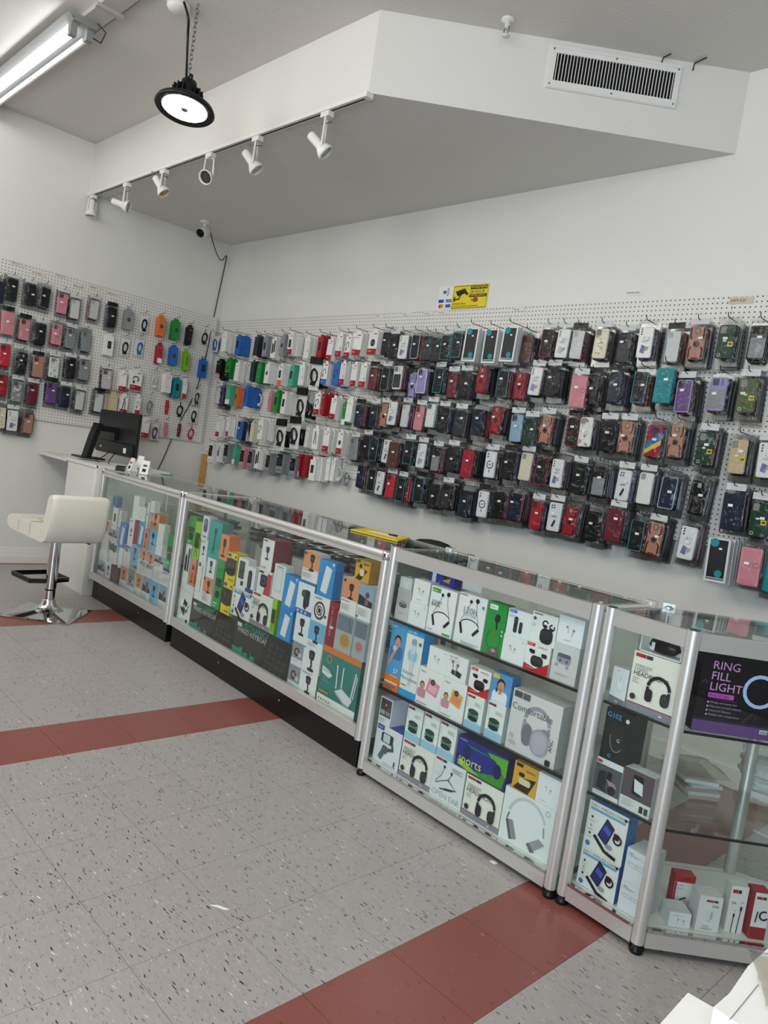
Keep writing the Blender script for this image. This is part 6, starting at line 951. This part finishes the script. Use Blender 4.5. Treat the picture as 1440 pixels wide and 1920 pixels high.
# office chair behind the showcases
p = onY(812, 1013, -.72); R = empty('office_chair', frame(p.x, -.72, 0, .15), 'black office chair with its top edge showing behind the audio showcase', 'office chair')
MB().plate(rr(0, p.z-.28, .46, .56, .2, 6), -.03, .03, mat('121213', .6), .02).build('backrest', R)
MB().plate(rr(0, 0, .48, .46, .1, 4), 0, .08, mat('121213', .6), .02).build('seat', R, Matrix.Translation((0, .26, .52)) @ Matrix.Rotation(PI/2, 4, 'X'))
MB().tube([(0, .05, p.z-.5), (0, .06, .47), (0, .2, .45)], .02, BLACKPL, 6).build('back_bracket', R); MB().tube([(0, .26, .45), (0, .26, .07)], .028, BLACKPL, 10).build('gas_lift', R)
for i in range(5):
    a = 2*PI*i/5; e = (.28*math.cos(a), .26+.28*math.sin(a), .06); l = MB().tube([(0, .26, .09), e], [.03, .016], BLACKPL, 6).build('leg', R); MB().lathe([(0, -.026), (.026, -.018), (.026, .018), (0, .026)], BLACKPL, 12, Matrix.Translation((e[0], e[1], .027)) @ Matrix.Rotation(PI/2, 4, 'X')).build('caster', l)
# white cartons in the near corner
CT_ = mat('ececea', .6)
def carton(px, z, z0, lb, tape=None):
    q = [onZ(x, y, z) for x, y in px]; mb = MB(); mb.quadbox([(v.x, v.y) for v in q], z0, z, CT_); o = tag(mb.build('white_carton'), lb, 'carton')
    if tape:
        t = [onZ(x, y, z+.0006) for x, y in tape]; MB().tube(t, .0005, mat('8f8f8c', .7), 4).build('seam', o)
    return o
carton([(1215, 1945), (1290, 1861), (1350, 1896), (1450, 1962), (1440, 1990), (1250, 1990)], .69, 0, 'plain white carton lid at the bottom edge of the photo')
carton([(1338, 1888), (1368, 1862), (1402, 1812), (1440, 1778), (1540, 1700), (1600, 1900), (1480, 1985)], .74, 0, 'white foam carton in the lower right corner', [(1368, 1912), (1422, 1846)])
q = onZ(1455, 1830, .742); vs, fs = bag_grid(.1, .06, -.06, 4, -.01, 7, 9); M = Matrix.Translation((q.x+.03, q.y-.005, .741)) @ Matrix.Rotation(.5, 4, 'Z') @ Matrix.Rotation(-PI/2, 4, 'X')
FILM = clear_mat('grey_film', 'dedbd5', 1.4, .3, bump=.6, base=.06)
mb = MB(); mb.add(vs, fs, FILM, True); tag(mb.build('plastic_bag', None, M), 'crumpled greyish plastic bag lying on the white foam carton', 'plastic bag')
# goods lying in the corner showcase
rg = random.Random(11); c0 = onZ(1030+900/3.512, 1110+1255/3.512, S42+.02)
for i in range(5):
    M = frame(c0.x, c0.y+.03, S42+.0005+.0125*i, .9+rg.uniform(-.2, .2)); o = tag(MB().box(-.055, .055, -.1, .1, 0, .012, mat(rg.choice(['d5dde0', 'c7d2d6', 'e3e6e6', 'b9a49c']), .35)).build('flat_box', None, M), f'{ORD[i]} flat pale box from the bottom of the bagged stack in the corner showcase', 'product box', 'flat boxes in the corner showcase')
vs, fs = bag_grid(.17, .09, -.09, 9, -.02, 7, 7); mb = MB(); mb.add(vs, fs, FILM, True); tag(mb.build('plastic_bag', None, Matrix.Translation((c0.x+.01, c0.y+.03, S42+.068)) @ Matrix.Rotation(.9, 4, 'Z') @ Matrix.Rotation(-PI/2, 4, 'X')), 'clear plastic bag over the flat pale boxes in the corner showcase', 'plastic bag')
c1 = onZ(1030+1400/3.512, 1110+1220/3.512, S42+.02)
for i in range(6):
    M = frame(c1.x+.02, c1.y+.02, S42+.0005+.0135*i, .5+rg.uniform(-.25, .25)); tag(MB().plate(rr(0, 0, .17, .2, .03, 3), 0, .012, mat(rg.choice(['a59a92', 'c3c1bc', '8d8a88', 'b5aca4']), .4)).build('flat_packet', None, M @ Matrix.Rotation(PI/2, 4, 'X') @ Matrix.Translation((0, -.012, 0))), f'{ORD[i]} grey packet from the bottom of the pile at the photo edge', 'packet', 'grey packets in the corner showcase')
vs, fs = bag_grid(.2, .11, -.11, 12, -.03, 7, 7); mb = MB(); mb.add(vs, fs, FILM, True); tag(mb.build('plastic_bag', None, Matrix.Translation((c1.x+.02, c1.y+.02, S42+.09)) @ Matrix.Rotation(.4, 4, 'Z') @ Matrix.Rotation(-PI/2, 4, 'X')), 'clear plastic bag over the grey packets at the photo edge', 'plastic bag')
nrm = Vector((-math.sin(an4), math.cos(an4), 0)); ux4 = Vector((math.cos(an4), math.sin(an4), 0)); hb = PLACED['4a'][-1]
hb = max(PLACED['4a'], key=lambda d: d[3]); ztop = hb[3]; P = Vector((P4[0], P4[1], 0))+ux4*(hb[0]+.008)+nrm*.036
o = MB(); wd = hb[1]-hb[0]-.02; tb = min(.07, H4-.06-ztop); o.box(0, wd, 0, .06, 0, .004, CARD); o.box(0, wd, .056, .06, 0, tb, CARD); o.box(0, .004, 0, .06, 0, tb, CARD); o.box(wd-.004, wd, 0, .06, 0, tb, CARD)
tag(o.build('open_box', None, frame(P.x, P.y, ztop+.0005, an4)), 'open white box on top of the headphone box in the corner showcase', 'product box')
mb = MB().lathe([(0, -.02), (.035, -.016), (.052, .0), (.045, .018), (0, .024)], mat('151516', .3), 16); o = tag(mb.build('black_headset', None, frame(P.x+wd*.5*ux4.x, P.y+.028+wd*.5*ux4.y, ztop+.026, an4) @ Matrix.Diagonal((1, .48, 1, 1))), 'black headset lying in the open white box', 'headset')
MB().box(-.03, -.02, -.056, -.05, -.012, .012, CARD).build('price_tag', o)
n3 = Vector((-math.sin(an3), math.cos(an3), 0)); p = hit(K4[0]+600/K4[2], K4[1]+740/K4[2], Vector((A3_[0], A3_[1], 0))+n3*.17, n3)
o = tag(MB().plate(rr(0, .05, .17, .1, .03, 4), 0, .05, mat('17171a', .7), .01).build('striped_pouch', None, frame(p.x+.01, p.y, S32+.0005, an3)), 'black and white striped pouch behind the boxes on the middle audio shelf', 'pouch')
MB().art([('r', .12, .12+.16*i, .88, .2+.16*i, 'dcdcd8') for i in range(5)], .17, .1, -.0006, -.085, 0).build('stripe_print', o)
p = onZ(925, 1617, 0); mb = MB(); mb.quadbox([(-.012, -.006), (.01, -.008), (.014, .004), (-.004, .008)], 0.0002, .003, CARD); tag(mb.build('paper_scrap', None, frame(p.x, p.y, 0)), 'tiny white paper scrap on the floor by the audio showcase', 'paper scrap')
p = onZ(412, 1701, 0); mb = MB(); mb.quadbox([(-.03, -.003), (.02, -.006), (.03, .002), (-.01, .005)], 0.0002, .0012, CARD); tag(mb.build('paper_scrap', None, frame(p.x, p.y, 0, .6)), 'thin white paper shred in the middle of the grey floor', 'paper scrap')
